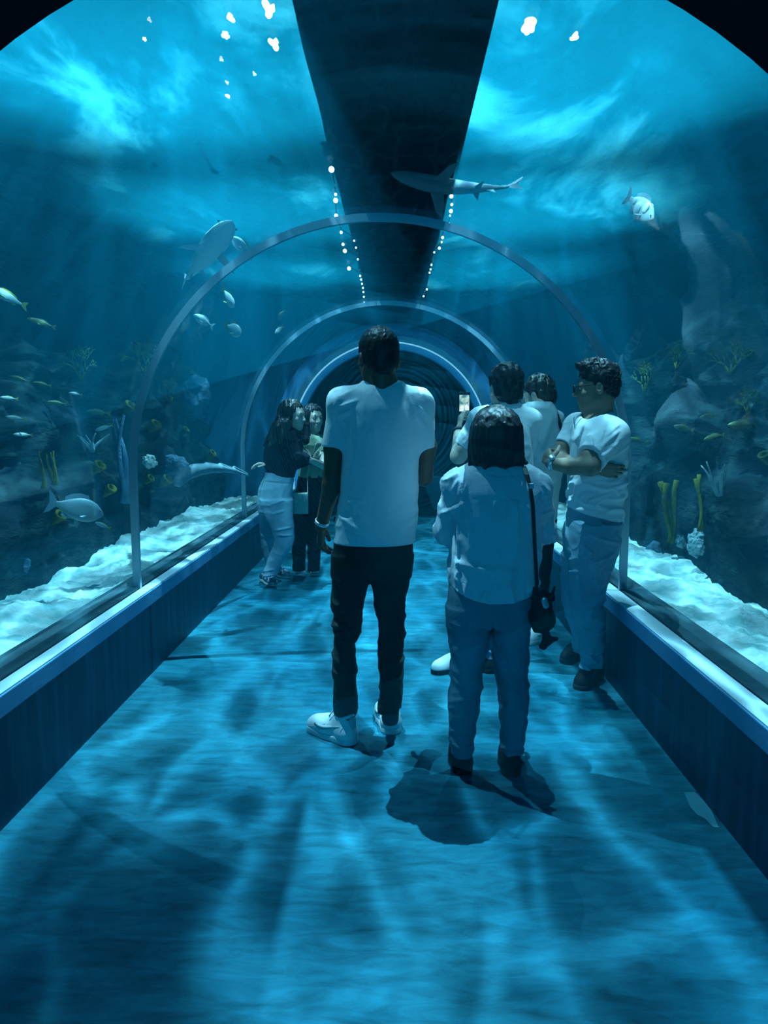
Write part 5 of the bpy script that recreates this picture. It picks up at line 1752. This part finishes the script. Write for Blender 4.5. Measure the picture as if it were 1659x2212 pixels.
for i, (px, py, r, warm) in enumerate(small):
    c = onZ(px, py, 3.55)
    side = 'right' if px > 800 else 'left'
    words = ['brightest and largest glowing lamp head above the water right of the catwalk', 'smaller glowing lamp head beside the brightest one, right of the catwalk', 'largest white glowing lamp head left of the catwalk, at the picture top',
             'second largest white lamp head left of the catwalk, close below the largest', 'upper of two medium white lamp heads farther left of the catwalk', 'lower of two medium white lamp heads farther left of the catwalk',
             'small warm lamp head just below the two medium white ones', 'small dim white lamp head closest to the catwalk on its left', 'small warm lamp head directly above the lowest white one', 'lowest small white lamp head left of the catwalk',
             'lower of two tiny warm lamp heads far to the left', 'upper of two tiny warm lamp heads far to the left'][i]
    o = empty('lamp_head', c, words, 'lamp', 'small lamp heads above the water')
    bm = bmesh.new()
    bmesh.ops.create_uvsphere(bm, u_segments=20, v_segments=12, radius=r, matrix=Matrix.Diagonal((0.42, 1.1, 0.3, 1)))
    for v in bm.verts:
        a_ = math.atan2(v.co.y, v.co.x)
        v.co *= 0.72 + 0.22 * math.sin(3 * a_ + i) + 0.18 * math.sin(5 * a_ + 2.3 * i)  # outline warped to imitate a lamp's glint broken up by ripples
    from_bm('lens', bm, M_lens2 if warm else M_lens, o, smooth=True)
    bm = bmesh.new()
    bmesh.ops.create_cone(bm, cap_ends=True, segments=14, radius1=r * 0.42, radius2=r * 0.3, depth=r, matrix=Matrix.Translation((0, 0, r * 0.62)))
    from_bm('housing', bm, M_black, o, smooth=True)
    box('stem', (-0.005, -0.005, r), (0.005, 0.005, 5.6 - c[2]), M_black, o)
M_glint = mat('glint_glow', (0.7, 0.95, 1.0), emit=(0.70, 0.95, 1.0), estr=5.0)  # glowing beads put in to imitate lamp glints broken up by water and acrylic
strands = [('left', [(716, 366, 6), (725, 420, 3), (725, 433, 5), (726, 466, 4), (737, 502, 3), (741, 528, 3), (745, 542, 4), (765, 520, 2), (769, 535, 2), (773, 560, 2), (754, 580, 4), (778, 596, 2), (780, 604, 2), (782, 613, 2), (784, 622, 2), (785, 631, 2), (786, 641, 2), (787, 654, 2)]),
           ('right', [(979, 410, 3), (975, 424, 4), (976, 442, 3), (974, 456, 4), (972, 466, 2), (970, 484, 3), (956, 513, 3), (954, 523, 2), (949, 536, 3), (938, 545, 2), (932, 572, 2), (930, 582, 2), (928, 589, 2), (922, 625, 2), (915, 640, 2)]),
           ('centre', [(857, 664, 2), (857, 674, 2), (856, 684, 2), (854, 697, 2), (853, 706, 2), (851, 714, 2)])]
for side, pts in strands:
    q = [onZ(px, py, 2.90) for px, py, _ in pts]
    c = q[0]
    o = empty('glint_string', c, 'row of tiny glowing beads imitating refracted lamp glints under the ' + ('middle of the catwalk, past the second rib' if side == 'centre' else side + ' edge of the catwalk'), 'lights')
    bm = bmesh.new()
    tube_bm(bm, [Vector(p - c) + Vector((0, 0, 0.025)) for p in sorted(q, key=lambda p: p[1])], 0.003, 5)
    from_bm('glint_thread', bm, M_black, o)
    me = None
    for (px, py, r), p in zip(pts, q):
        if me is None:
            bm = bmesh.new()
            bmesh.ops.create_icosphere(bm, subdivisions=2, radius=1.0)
            b = from_bm('glint_bead', bm, M_glint, o, smooth=True)
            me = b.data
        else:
            b = bpy.data.objects.new('glint_bead', me)
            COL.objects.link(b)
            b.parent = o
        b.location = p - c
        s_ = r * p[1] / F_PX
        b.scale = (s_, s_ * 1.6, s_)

# ------------------------------------------------------------------ reef
M_rock = mat('reef_rock', (0.008, 0.024, 0.032), rough=0.95, spec=0.05, var=(0.028, 0.060, 0.060), vscale=3.5, stretch=(1, 1, 2.5), bump=0.9, bscale=14, ramp=(0.45, 0.75), detail=8)
M_alga = mat('olive_coral', (0.10, 0.15, 0.035), rough=0.9, spec=0.05, var=(0.05, 0.09, 0.03), vscale=14, bump=0.5, bscale=40)
M_yel = mat('yellow_sponge', (0.15, 0.16, 0.018), rough=0.85, spec=0.05, var=(0.08, 0.10, 0.018), vscale=16, bump=0.4, bscale=60)
M_pale = mat('pale_coral', (0.26, 0.40, 0.42), rough=0.9, spec=0.05, var=(0.16, 0.28, 0.32), vscale=20, bump=0.6, bscale=50)
M_blue = mat('blue_grey_coral', (0.10, 0.20, 0.30), rough=0.9, spec=0.05, var=(0.06, 0.14, 0.22), vscale=12, bump=0.5, bscale=40)


def rockwork(name, side, xf, label):
    sg = -1 if side == 'left' else 1
    ny, nv = 200, 72
    ys = np.linspace(Y0 + 0.05, Y3 - 0.15, ny + 1)
    v = np.linspace(0, 1, nv + 1)
    YY, VV = np.meshgrid(ys, v, indexing='ij')
    top = 2.0 + 0.25 * np.sin(YY * 0.9 + (0 if sg < 0 else 2)) + 0.15 * np.sin(YY * 2.3)
    a = np.clip(VV / 0.7, 0, 1)
    b = np.clip((VV - 0.7) / 0.3, 0, 1)
    off = 0.75 * a ** 1.3 + 1.0 * b
    zz = 0.36 + (top - 0.36) * np.sin(a * PI / 2) ** 0.9 - (top - 0.5) * b ** 1.5
    P = np.stack([off.ravel(), YY.ravel(), zz.ravel()], 1)
    n = (vnoise(P * 1.3, 1) - 0.5) * 0.7 + (vnoise(P * np.array((3, 2.6, 5.0)), 2) - 0.5) * 0.42 + (ridged(P * np.array((5, 4, 11.0)), 3) - 0.4) * 0.14 + (vnoise(P * 16, 4) - 0.5) * 0.07
    fade = np.clip(VV.ravel() * 7, 0.1, 1)
    X = xf + sg * (P[:, 0] - n * fade * 0.75)
    Z = P[:, 2] + (vnoise(P * 2.2, 7) - 0.5) * 0.35 * fade
    vs = np.stack([X, P[:, 1], Z], 1)
    c = np.array((xf + sg * 0.6, 6.0, 0.36))
    fs = []
    for i in range(ny):
        for j in range(nv):
            q = i * (nv + 1) + j
            f = (q, q + 1, q + nv + 2, q + nv + 1)
            fs.append(f if sg < 0 else f[::-1])
    o = from_py(name, vs - c, fs, M_rock, loc=c, smooth=True)
    tag(o, label, 'reef')
    # lookup of the surface for planting
    grid = vs.reshape(ny + 1, nv + 1, 3)
    return grid


REEF = {'left': rockwork('rock_reef', 'left', -2.30, 'long dark artificial rock reef behind the left glass'), 'right': rockwork('rock_reef', 'right', 2.02, 'long dark artificial rock reef behind the right glass')}


def on_reef(px, py, side):
    """the reef point that lies on the sight line through (px, py): nearest of the sampled surface"""
    G = REEF[side].reshape(-1, 3)
    d = FW + RT * (px - 829.5) / F_PX - UP * (py - 1106.0) / F_PX
    d = d / np.linalg.norm(d)
    r = G - CAM
    t = r @ d
    off = np.linalg.norm(r - t[:, None] * d, axis=1) / t
    near = off < off.min() + 0.012
    k = np.where(near, t, 1e9).argmin()
    return G[k].copy()


def scale_at(p):
    return np.dot(p - CAM, FW) / F_PX


def toward(p):
    """horizontal direction from p out to the walkway"""
    return np.array((1.0 if p[0] < 0 else -1.0, -0.35, 0.0)) / 1.06


def cup_sponge(px, py, w, label, m=None, side='left'):
    p = on_reef(px, py, side)
    s = w * scale_at(p) / 2
    p = p + toward(p) * s * 0.8
    o = empty('cup_sponge', p, label, 'sponge')
    f = Field(np.full(3, -1.7 * s), np.full(3, 1.7 * s), s / 9)
    ax = unit(toward(p) * 0.75 + np.array((0.15, 0, 0.75)))
    f.add([C(-ax * s * 1.2, ax * s * 0.6, s * 0.35, s * 0.95)], join=0, cuts=[(ax * s * 0.75, ax)])
    f.add([C(ax * s * 0.15, ax * s * 1.6, s * 0.35, s * 0.9)], join=s * 0.1, sub=True)
    f.displace(lambda A: s * 0.16 * (vnoise(A * 4 / s, int(px)) - 0.5), s)
    f.build('cup', m or M_yel, o)
    return o


def tubes(name, part, px, py, h, branches, r, label, cat, m, side, spread=0.5, seed=0):
    """a clump of upright, slightly bent fingers"""
    rg = random.Random(seed + px)
    p = on_reef(px, py, side)
    s = scale_at(p)
    p = p + toward(p) * 0.08
    o = empty(name, p, label, cat)
    for i in range(branches):
        bm = bmesh.new()
        a = rg.uniform(-1, 1) * spread
        b = rg.uniform(-0.4, 0.4) * spread
        hh = h * s * rg.uniform(0.7, 1.0)
        pts = [Vector((a * hh * t * (0.6 + 0.4 * t) + 0.06 * hh * math.sin(4 * t + i), b * hh * t, hh * (t - 0.08))) for t in np.linspace(0, 1, 7)]
        rr = r * s
        tube_bm(bm, pts, [rr * (0.75 + 0.4 * t) if part == 'tube' else rr * (1.1 - 0.8 * t) for t in np.linspace(0, 1, 7)], 7)
        from_bm(part, bm, m, o, smooth=True)
    return o


def sea_fan(px, py, h, label, m, side, seed=0):
    rg = random.Random(seed + px)
    p = on_reef(px, py, side)
    s = scale_at(p)
    p = p + toward(p) * 0.12
    H = h * s
    o = empty('sea_fan', p, label, 'coral')
    wx = unit(np.array((0.45 if p[0] < 0 else -0.45, 1, 0)))
    bm = bmesh.new()

    def grow(q, ang, ln, r, dep):
        e = q + Vector(wx * math.sin(ang) * ln + np.array((0, 0, math.cos(ang) * ln))) + Vector((rg.uniform(-1, 1) * ln * 0.12, 0, 0))
        tube_bm(bm, [q, (q + e) / 2 + Vector((0, 0, ln * 0.04)), e], [r, r * 0.85, r * 0.7], 5)
        if dep > 0:
            for k in range(rg.choice((2, 3))):
                grow(e, ang + rg.uniform(-0.75, 0.75), ln * rg.uniform(0.6, 0.85), r * 0.68, dep - 1)
    for a in (-0.5, 0.0, 0.5):
        grow(Vector((0, 0, -0.03)), a, H * 0.30, H * 0.035, 4)
    from_bm('branches', bm, m, o, smooth=True)
    return o


def boulder_coral(name, px, py, w, h, label, m, side, seed=0, rough=0.35, fr=3.0, on=None):
    p = on_reef(px, py, side) if on is None else np.asarray(on, float)
    s = scale_at(p)
    p = p + (toward(p) * w * s * 0.25 if on is None else 0)
    rx, rz = w * s / 2, h * s / 2
    f = Field((-1.5 * rx, -1.5 * rx, -1.5 * rz), (1.5 * rx, 1.5 * rx, 1.5 * rz), min(rx, rz) / 9)
    f.add([E_((0, 0, 0), (rx, rx * 0.8, rz))], join=0)
    f.displace(lambda A: rx * rough * (vnoise(A * fr / rx, seed) - 0.5) + rx * rough * 0.5 * (ridged(A * fr * 2.2 / rx, seed + 2) - 0.4), rx * 0.8)
    o = f.build(name, m)
    o.location = p
    tag(o, label, 'coral')
    return o


cup_sponge(283, 897, 30, 'yellow cup sponge left of the first rib, highest of the left reef cups')
cup_sponge(342, 926, 28, 'yellow cup sponge just right of the first left rib post')
cup_sponge(215, 1003, 30, 'ragged yellow cup sponge above the big grey snapper')
cup_sponge(247, 1076, 27, 'yellow cup sponge right of the snapper, left of the rib post')
cup_sponge(358, 1062, 28, 'low yellow cup sponge right of the first left rib post')
cup_sponge(138, 1124, 30, 'yellow cup sponge under the belly of the big snapper')
cup_sponge(468, 796, 22, 'yellow cup sponge high beside the blue-grey coral slab', M_alga)
cup_sponge(330, 1016, 20, 'small yellow sponge hanging under the white coral')
cup_sponge(415, 930, 18, 'small yellow sponge on the reef between the two left ribs', M_alga)
cup_sponge(490, 980, 20, 'small yellow sponge near the second left rib post', M_yel)
sea_fan(160, 800, 80, 'green bushy sea fan on top of the left reef', M_alga, 'left', 1)
sea_fan(285, 790, 95, 'tall olive sea fan left of the first rib', M_alga, 'left', 2)
sea_fan(370, 860, 60, 'olive sea fan just inside the first left rib', M_alga, 'left', 3)
tubes('sea_whip', 'stem', 68, 1025, 85, 2, 4, 'pair of thin yellow sea whips at the far left of the reef', 'coral', M_yel, 'left', 0.15, 1)
tubes('sea_whip', 'stem', 110, 1022, 80, 3, 5, 'clump of olive sea whips beside the thin yellow pair', 'coral', M_yel, 'left', 0.2, 2)
tubes('pillar_coral', 'column', 268, 1085, 200, 3, 9, 'tall blue-grey pillar coral left of the first rib post', 'coral', M_blue, 'left', 0.12, 3)
tubes('staghorn_coral', 'branch', 200, 960, 40, 5, 4, 'small pale staghorn coral on the left reef over the ragged sponge', 'coral', M_pale, 'left', 0.9, 4)
boulder_coral('white_coral', 331, 992, 28, 26, 'small bright white coral beside the first left rib post', mat('white_coral', (0.6, 0.72, 0.7), 0.9), 'left', 1, 0.6)
boulder_coral('plate_coral', 425, 838, 56, 92, 'large blue-grey coral slab on the reef between the two left ribs', M_blue, 'left', 2, 0.5, 1.5)
boulder_coral('brain_coral', 385, 1000, 56, 44, 'rounded blue-grey brain coral right of the small white coral', M_blue, 'left', 3, 0.3)
boulder_coral('brain_coral', 46, 1218, 40, 46, 'pale brain coral low on the sand at the far left', M_blue, 'left', 4, 0.3, 4, onZ(46, 1238, 0.47) + np.array((0, 0, 0.06)))
tubes('tube_sponge', 'tube', 1432, 1165, 150, 3, 5.5, 'tall yellow tube sponge on the right reef nearest the rib post', 'sponge', M_yel, 'right', 0.22, 5)
tubes('tube_sponge', 'tube', 1510, 1130, 135, 2, 4, 'thin twin yellow tube sponge on the right reef, right of the tall one', 'sponge', M_yel, 'right', 0.12, 6)
boulder_coral('stony_coral', 1450, 1172, 24, 32, 'small pale stony coral below the tall yellow tube sponge', M_pale, 'right', 5, 0.5)
boulder_coral('stony_coral', 1490, 1156, 36, 60, 'larger pale stony coral below the twin yellow tubes', M_pale, 'right', 6, 0.5)
boulder_coral('stony_coral', 1648, 1165, 24, 50, 'pale upright stony coral at the far right of the reef', M_pale, 'right', 7, 0.5)
boulder_coral('stony_coral', 1392, 1196, 40, 60, 'smooth blue-grey stony coral on the sand line right of the rib post', M_blue, 'right', 8, 0.25)
tubes('staghorn_coral', 'branch', 1560, 1075, 75, 5, 4, 'pale slanting staghorn coral right of the twin tube sponge', 'coral', M_pale, 'right', 0.9, 7)
sea_fan(1400, 830, 80, 'olive sea fan on the right reef above the leaning man', M_alga, 'right', 5)
sea_fan(1470, 800, 70, 'second olive sea fan along the right reef crest', M_alga, 'right', 6)
sea_fan(1590, 790, 85, 'large olive sea fan toward the far right of the reef crest', M_alga, 'right', 7)
sea_fan(1625, 890, 60, 'low olive sea fan at the far right of the reef', M_alga, 'right', 8)
cup_sponge(1615, 750, 26, 'yellow cup sponge high at the far right of the reef', side='right')
cup_sponge(1640, 1000, 30, 'olive cup sponge low at the far right of the reef', M_alga, 'right')
cup_sponge(1228, 860, 14, 'small olive sponge between the curly youth and the leaning man', M_alga, 'right')


# ------------------------------------------------------------------ fish
def fish(name, label, nose, tail, h, w, m, mfin, up=(0, 0, 1), kind='fish', bend=0.0, cat='fish', group=None, detail=True):
    """nose and tail root-to-tip points in the world; h body height, w thickness as shares of the length"""
    nose, tail = np.asarray(nose, float), np.asarray(tail, float)
    L_ = np.linalg.norm(nose - tail)
    fx = unit(nose - tail)
    lz = unit(np.asarray(up, float) - fx * np.dot(up, fx))
    ly = np.cross(lz, fx)
    mid = (nose + tail) / 2
    o = empty(name, mid, label, cat, group)
    o.rotation_euler = Matrix((fx, ly, lz)).transposed().to_euler()
    if kind == 'shark':
        prof = [(0.5, 0.02, 0.03), (0.47, 0.22, 0.40), (0.42, 0.42, 0.66), (0.34, 0.68, 0.88), (0.22, 0.95, 1.0), (0.10, 1.0, 0.95), (-0.02, 0.86, 0.80), (-0.14, 0.62, 0.58), (-0.24, 0.40, 0.36), (-0.30, 0.27, 0.24), (-0.34, 0.22, 0.20), (-0.37, 0.12, 0.12)]
    else:
        prof = [(0.5, 0.04, 0.10), (0.47, 0.26, 0.45), (0.42, 0.50, 0.72), (0.34, 0.78, 0.95), (0.24, 0.95, 1.0), (0.12, 1.0, 0.95), (0.0, 0.92, 0.80), (-0.12, 0.70, 0.58), (-0.22, 0.42, 0.34), (-0.28, 0.27, 0.20), (-0.32, 0.24, 0.14), (-0.34, 0.22, 0.10)]
    bz = lambda x: bend * (x - 0.1) ** 2 * L_
    n = 14
    bm = bmesh.new()
    rings = []
    for x, hh, ww in prof:
        ring = []
        for k in range(n):
            a = 2 * PI * k / n
            zc = -0.03 * h * L_ if kind == 'shark' else 0
            ring.append(bm.verts.new((x * L_, bz(x) + ww * w * L_ / 2 * math.cos(a), zc + hh * h * L_ / 2 * math.sin(a))))
        rings.append(ring)
    for a, b in zip(rings, rings[1:]):
        for k in range(n):
            bm.faces.new((a[k], a[(k + 1) % n], b[(k + 1) % n], b[k]))
    bm.faces.new(rings[0])
    bm.faces.new(rings[-1])
    body = from_bm('body', bm, m, o, smooth=True)

    def fin(nm, pts, th=0.006, axis='y', off=(0, 0, 0), mm=None):
        """pts: (x, z) outline in body lengths, a thin blade that thins to its rim"""
        k = len(pts)
        cx = sum(q[0] for q in pts) / k
        cz = sum(q[1] for q in pts) / k
        bm = bmesh.new()
        t = th * L_

        def V(x, z, tt):
            y0 = bz(x) + off[1] * L_
            return bm.verts.new((x * L_, y0 + tt, z * L_ + off[2] * L_)) if axis == 'y' else bm.verts.new((x * L_, z * L_ + y0, tt + off[2] * L_ + axis * abs(z) * L_))
        rim = [V(x, z, 0) for x, z in pts]
        c1, c2 = V(cx, cz, t), V(cx, cz, -t)
        for i in range(k):
            bm.faces.new((rim[i], rim[(i + 1) % k], c1))
            bm.faces.new((rim[(i + 1) % k], rim[i], c2))
        return from_bm(nm, bm, mm or mfin, o, smooth=False)
    hh = h / 2
    if kind == 'shark':
        fin('tail_fin', [(-0.34, 0.0), (-0.36, 0.018), (-0.44, 0.075), (-0.50, 0.115), (-0.47, 0.06), (-0.42, 0.012), (-0.46, -0.055), (-0.40, -0.03)])
        fin('dorsal_fin', [(0.14, hh * 0.85), (0.06, hh + 0.085), (0.04, hh + 0.088), (0.045, hh + 0.03), (0.01, hh * 0.75)])
        fin('second_dorsal_fin', [(-0.20, hh * 0.40), (-0.255, hh * 0.4 + 0.035), (-0.25, hh * 0.4 + 0.01), (-0.27, hh * 0.22)])
        fin('anal_fin', [(-0.20, -hh * 0.55), (-0.26, -hh * 0.5 - 0.04), (-0.255, -hh * 0.45), (-0.27, -hh * 0.35)])
        for sg in (-1, 1):
            fin('pectoral_fin', [(0.20, sg * w * 0.36), (0.13, sg * 0.17), (0.07, sg * 0.21), (0.08, sg * 0.12), (0.10, sg * w * 0.30)], axis=-0.25, off=(0, 0, -hh * 0.45))
            fin('pelvic_fin', [(-0.10, sg * w * 0.15), (-0.16, sg * 0.075), (-0.16, sg * w * 0.12)], axis=-0.2, off=(0, 0, -hh * 0.45))
    else:
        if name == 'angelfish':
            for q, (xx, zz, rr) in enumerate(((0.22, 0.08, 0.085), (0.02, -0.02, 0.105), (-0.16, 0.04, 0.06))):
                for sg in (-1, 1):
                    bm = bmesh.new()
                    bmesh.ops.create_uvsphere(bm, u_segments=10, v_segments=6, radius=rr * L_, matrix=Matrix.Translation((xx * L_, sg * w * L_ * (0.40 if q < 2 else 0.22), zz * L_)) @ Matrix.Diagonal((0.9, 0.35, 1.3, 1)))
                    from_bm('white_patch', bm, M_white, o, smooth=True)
        fin('tail_fin', [(-0.32, hh * 0.20), (-0.42, hh * 0.75), (-0.50, hh * 0.95), (-0.45, 0.0), (-0.50, -hh * 0.95), (-0.42, -hh * 0.75), (-0.32, -hh * 0.20)])
        fin('dorsal_fin', [(0.22, hh * 0.90), (0.16, hh * 1.28), (0.02, hh * 1.32), (-0.12, hh * 1.10), (-0.22, hh * 0.75), (-0.20, hh * 0.40), (0.0, hh * 0.85)])
        fin('anal_fin', [(-0.06, -hh * 0.75), (-0.14, -hh * 1.05), (-0.21, -hh * 0.80), (-0.20, -hh * 0.42)])
        if detail:
            for sg in (-1, 1):
                fin('pectoral_fin', [(0.20, sg * w * 0.47), (0.10, sg * (w * 0.5 + 0.07)), (0.06, sg * (w * 0.5 + 0.06)), (0.15, sg * w * 0.46)], axis=-0.6, off=(0, 0, -hh * 0.15))
            fin('pelvic_fin', [(0.14, -hh * 0.85), (0.05, -hh * 1.30), (0.03, -hh * 0.95)])
    if detail:
        for sg in (-1, 1):
            bm = bmesh.new()
            bmesh.ops.create_uvsphere(bm, u_segments=10, v_segments=6, radius=0.014 * L_ if kind != 'shark' else 0.008 * L_)
            e = from_bm('eye', bm, M_iris, o, smooth=True)
            e.location = (0.41 * L_, sg * w * L_ * 0.36, hh * L_ * 0.22)
    return o


M_shark = mat('shark_grey', (0.55, 0.66, 0.68), rough=0.55, spec=0.3)
M_shark_b = mat('shark_dark', (0.13, 0.19, 0.22), rough=0.5, spec=0.4)
M_fin = mat('shark_fin', (0.30, 0.40, 0.44), rough=0.6)
M_snap = mat('snapper_grey', (0.20, 0.34, 0.38), rough=0.5, spec=0.4, var=(0.15, 0.27, 0.32), vscale=8)
M_snapf = mat('snapper_fin', (0.18, 0.32, 0.38), rough=0.6)
M_silv = mat('pale_fish', (0.45, 0.58, 0.56), rough=0.4, spec=0.5, var=(0.36, 0.48, 0.50), vscale=14)
M_yfin = mat('yellow_fin', (0.24, 0.28, 0.04), rough=0.6)
M_ybody = mat('yellow_fish', (0.10, 0.14, 0.04), rough=0.5, var=(0.15, 0.19, 0.08), vscale=14)

fish('shark', 'pale-bellied reef shark climbing beside the first rib, upper left of the vault', onY(502, 476, 5.2), onY(391, 618, 6.0), 0.13, 0.17, M_shark, M_fin, kind='shark', up=(0.35, 0.1, 1))
fish('shark', 'slim dark shark swimming overhead across the top of the vault', onY(841, 385, 4.5), onY(1130, 424, 4.72), 0.095, 0.12, M_shark_b, M_shark_b, kind='shark', up=(0.05, 0.75, 0.65), bend=0.25)
fish('snapper', 'big grey deep-bodied snapper low behind the left glass', onY(223, 1112, 4.55), onY(100, 1083, 4.35), 0.42, 0.17, M_snap, M_snapf)
fish('fish', 'slender yellow-tailed fish cut by the left picture edge', onY(-28, 618, 4.0), onY(60, 664, 4.2), 0.22, 0.12, M_silv, M_yfin)
fish('fish', 'small dull yellow fish below the yellow-tailed one at the far left', onY(58, 687, 4.6), onY(122, 708, 4.7), 0.20, 0.12, M_ybody, M_ybody)
fish('fish', 'pale fish nosing downward just inside the first rib, uppermost of three', onY(505, 664, 6.0), onY(480, 622, 6.1), 0.40, 0.2, M_silv, M_yfin)
fish('fish', 'pale fish touching the first rib, leftmost of three', onY(418, 680, 6.0), onY(462, 707, 6.1), 0.36, 0.2, M_silv, M_silv)
fish('fish', 'rounded pale fish inside the first rib, lowest of three', onY(521, 722, 6.1), onY(486, 700, 6.2), 0.52, 0.22, M_silv, M_yfin)
fish('fish', 'greenish fish swimming close to the nose of the climbing shark', onY(500, 512, 5.6), onY(548, 556, 5.7), 0.40, 0.18, M_snap, M_yfin)
fish('fish', 'tiny yellow fish in open water between the two ribs', onY(594, 720, 7.6), onY(614, 704, 7.7), 0.34, 0.16, M_silv, M_yfin, detail=False)
fish('fish', 'tiny greenish fish above the yellow one between the two ribs', onY(600, 692, 7.9), onY(618, 668, 8.0), 0.40, 0.16, M_snap, M_yfin, detail=False)
ee = onY(385, 1036, 5.2)
eo2 = empty('eel', ee, 'long pale eel arched low between the two left ribs', 'fish')
pe = [onY(386, 1040, 5.2), onY(398, 1026, 5.25), onY(418, 1017, 5.35), onY(445, 1012, 5.5), onY(475, 1012, 5.7), onY(505, 1017, 5.9), onY(536, 1027, 6.1)]
fe = Field(np.min(pe, 0) - 0.1, np.max(pe, 0) + 0.1, 0.008)
fe.add(chain(pe, [0.038, 0.045, 0.043, 0.036, 0.028, 0.018, 0.007]), join=0, k=0.02)
fe.build('body', M_snap, eo2, ee)
fe = Field(np.min(pe, 0) - 0.1, np.max(pe, 0) + 0.12, 0.007)
fe.add([C(pe[i] + (0, 0, 0.03), pe[i + 1] + (0, 0, 0.03 - 0.004 * i), 0.026 - 0.003 * i, 0.023 - 0.003 * i, (0.55, -0.8, 0), 4) for i in range(1, 6)], join=0, k=0.01)
fe.build('dorsal_fin', M_snapf, eo2, ee)
fish('fish', 'small yellow-tailed fish close to the sand below the big snapper', onY(205, 1128, 4.5), onY(240, 1142, 4.55), 0.24, 0.14, M_snap, M_yfin, detail=False)
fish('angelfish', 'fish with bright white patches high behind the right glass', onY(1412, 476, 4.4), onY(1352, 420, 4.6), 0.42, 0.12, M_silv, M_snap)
school = [(100, 868, 145, 873, 'l'), (185, 888, 240, 894, 'l'), (12, 900, 56, 905, 'l'), (0, 858, 40, 862, 'l'), (28, 938, 72, 940, 'l'), (148, 848, 178, 853, 'l'), (205, 930, 245, 918, 'l'), (70, 826, 112, 834, 'l'), (20, 812, 66, 826, 'l'),
          (1352, 948, 1402, 956, 'r'), (1455, 920, 1500, 930, 'r'), (1520, 950, 1568, 938, 'r'), (1512, 902, 1556, 896, 'r'), (1572, 918, 1640, 918, 'r')]
where = ['yellow streak of a fish over the middle of the left reef', 'longest yellow reef fish left of the first rib, level with the cup sponge', 'thin yellow fish at the far left edge, just under the pale one', 'thin pale fish touching the left edge of the picture',
         'lowest thin pale fish at the far left of the reef', 'tiny pale fish just above the yellow streak of the left reef', 'slanting pale fish under the longest yellow reef fish', 'thin yellow fish under the green bushy sea fan', 'uppermost thin fish at the far left of the reef',
         'thin yellow fish right behind the leaning man', 'thin yellow fish in the middle of the right reef', 'slanting yellow fish on the right reef, lowest of its group', 'uppermost yellow fish of the right reef group', 'longest thin fish at the far right of the reef']
for i, (x0, y0, x1, y1, sd) in enumerate(school):
    side = 'left' if sd == 'l' else 'right'
    p = on_reef((x0 + x1) / 2, (y0 + y1) / 2, side) + toward(np.array((-1 if sd == 'l' else 1, 0, 0))) * 0.12
    Yd = p[1]
    fish('reef_fish', where[i], onY(x0, y0, Yd - 0.02), onY(x1, y1, Yd + 0.05), 0.22, 0.14, M_silv if 'pale' in where[i] else M_ybody, M_yfin, group='thin reef fish along the rocks', detail=False)
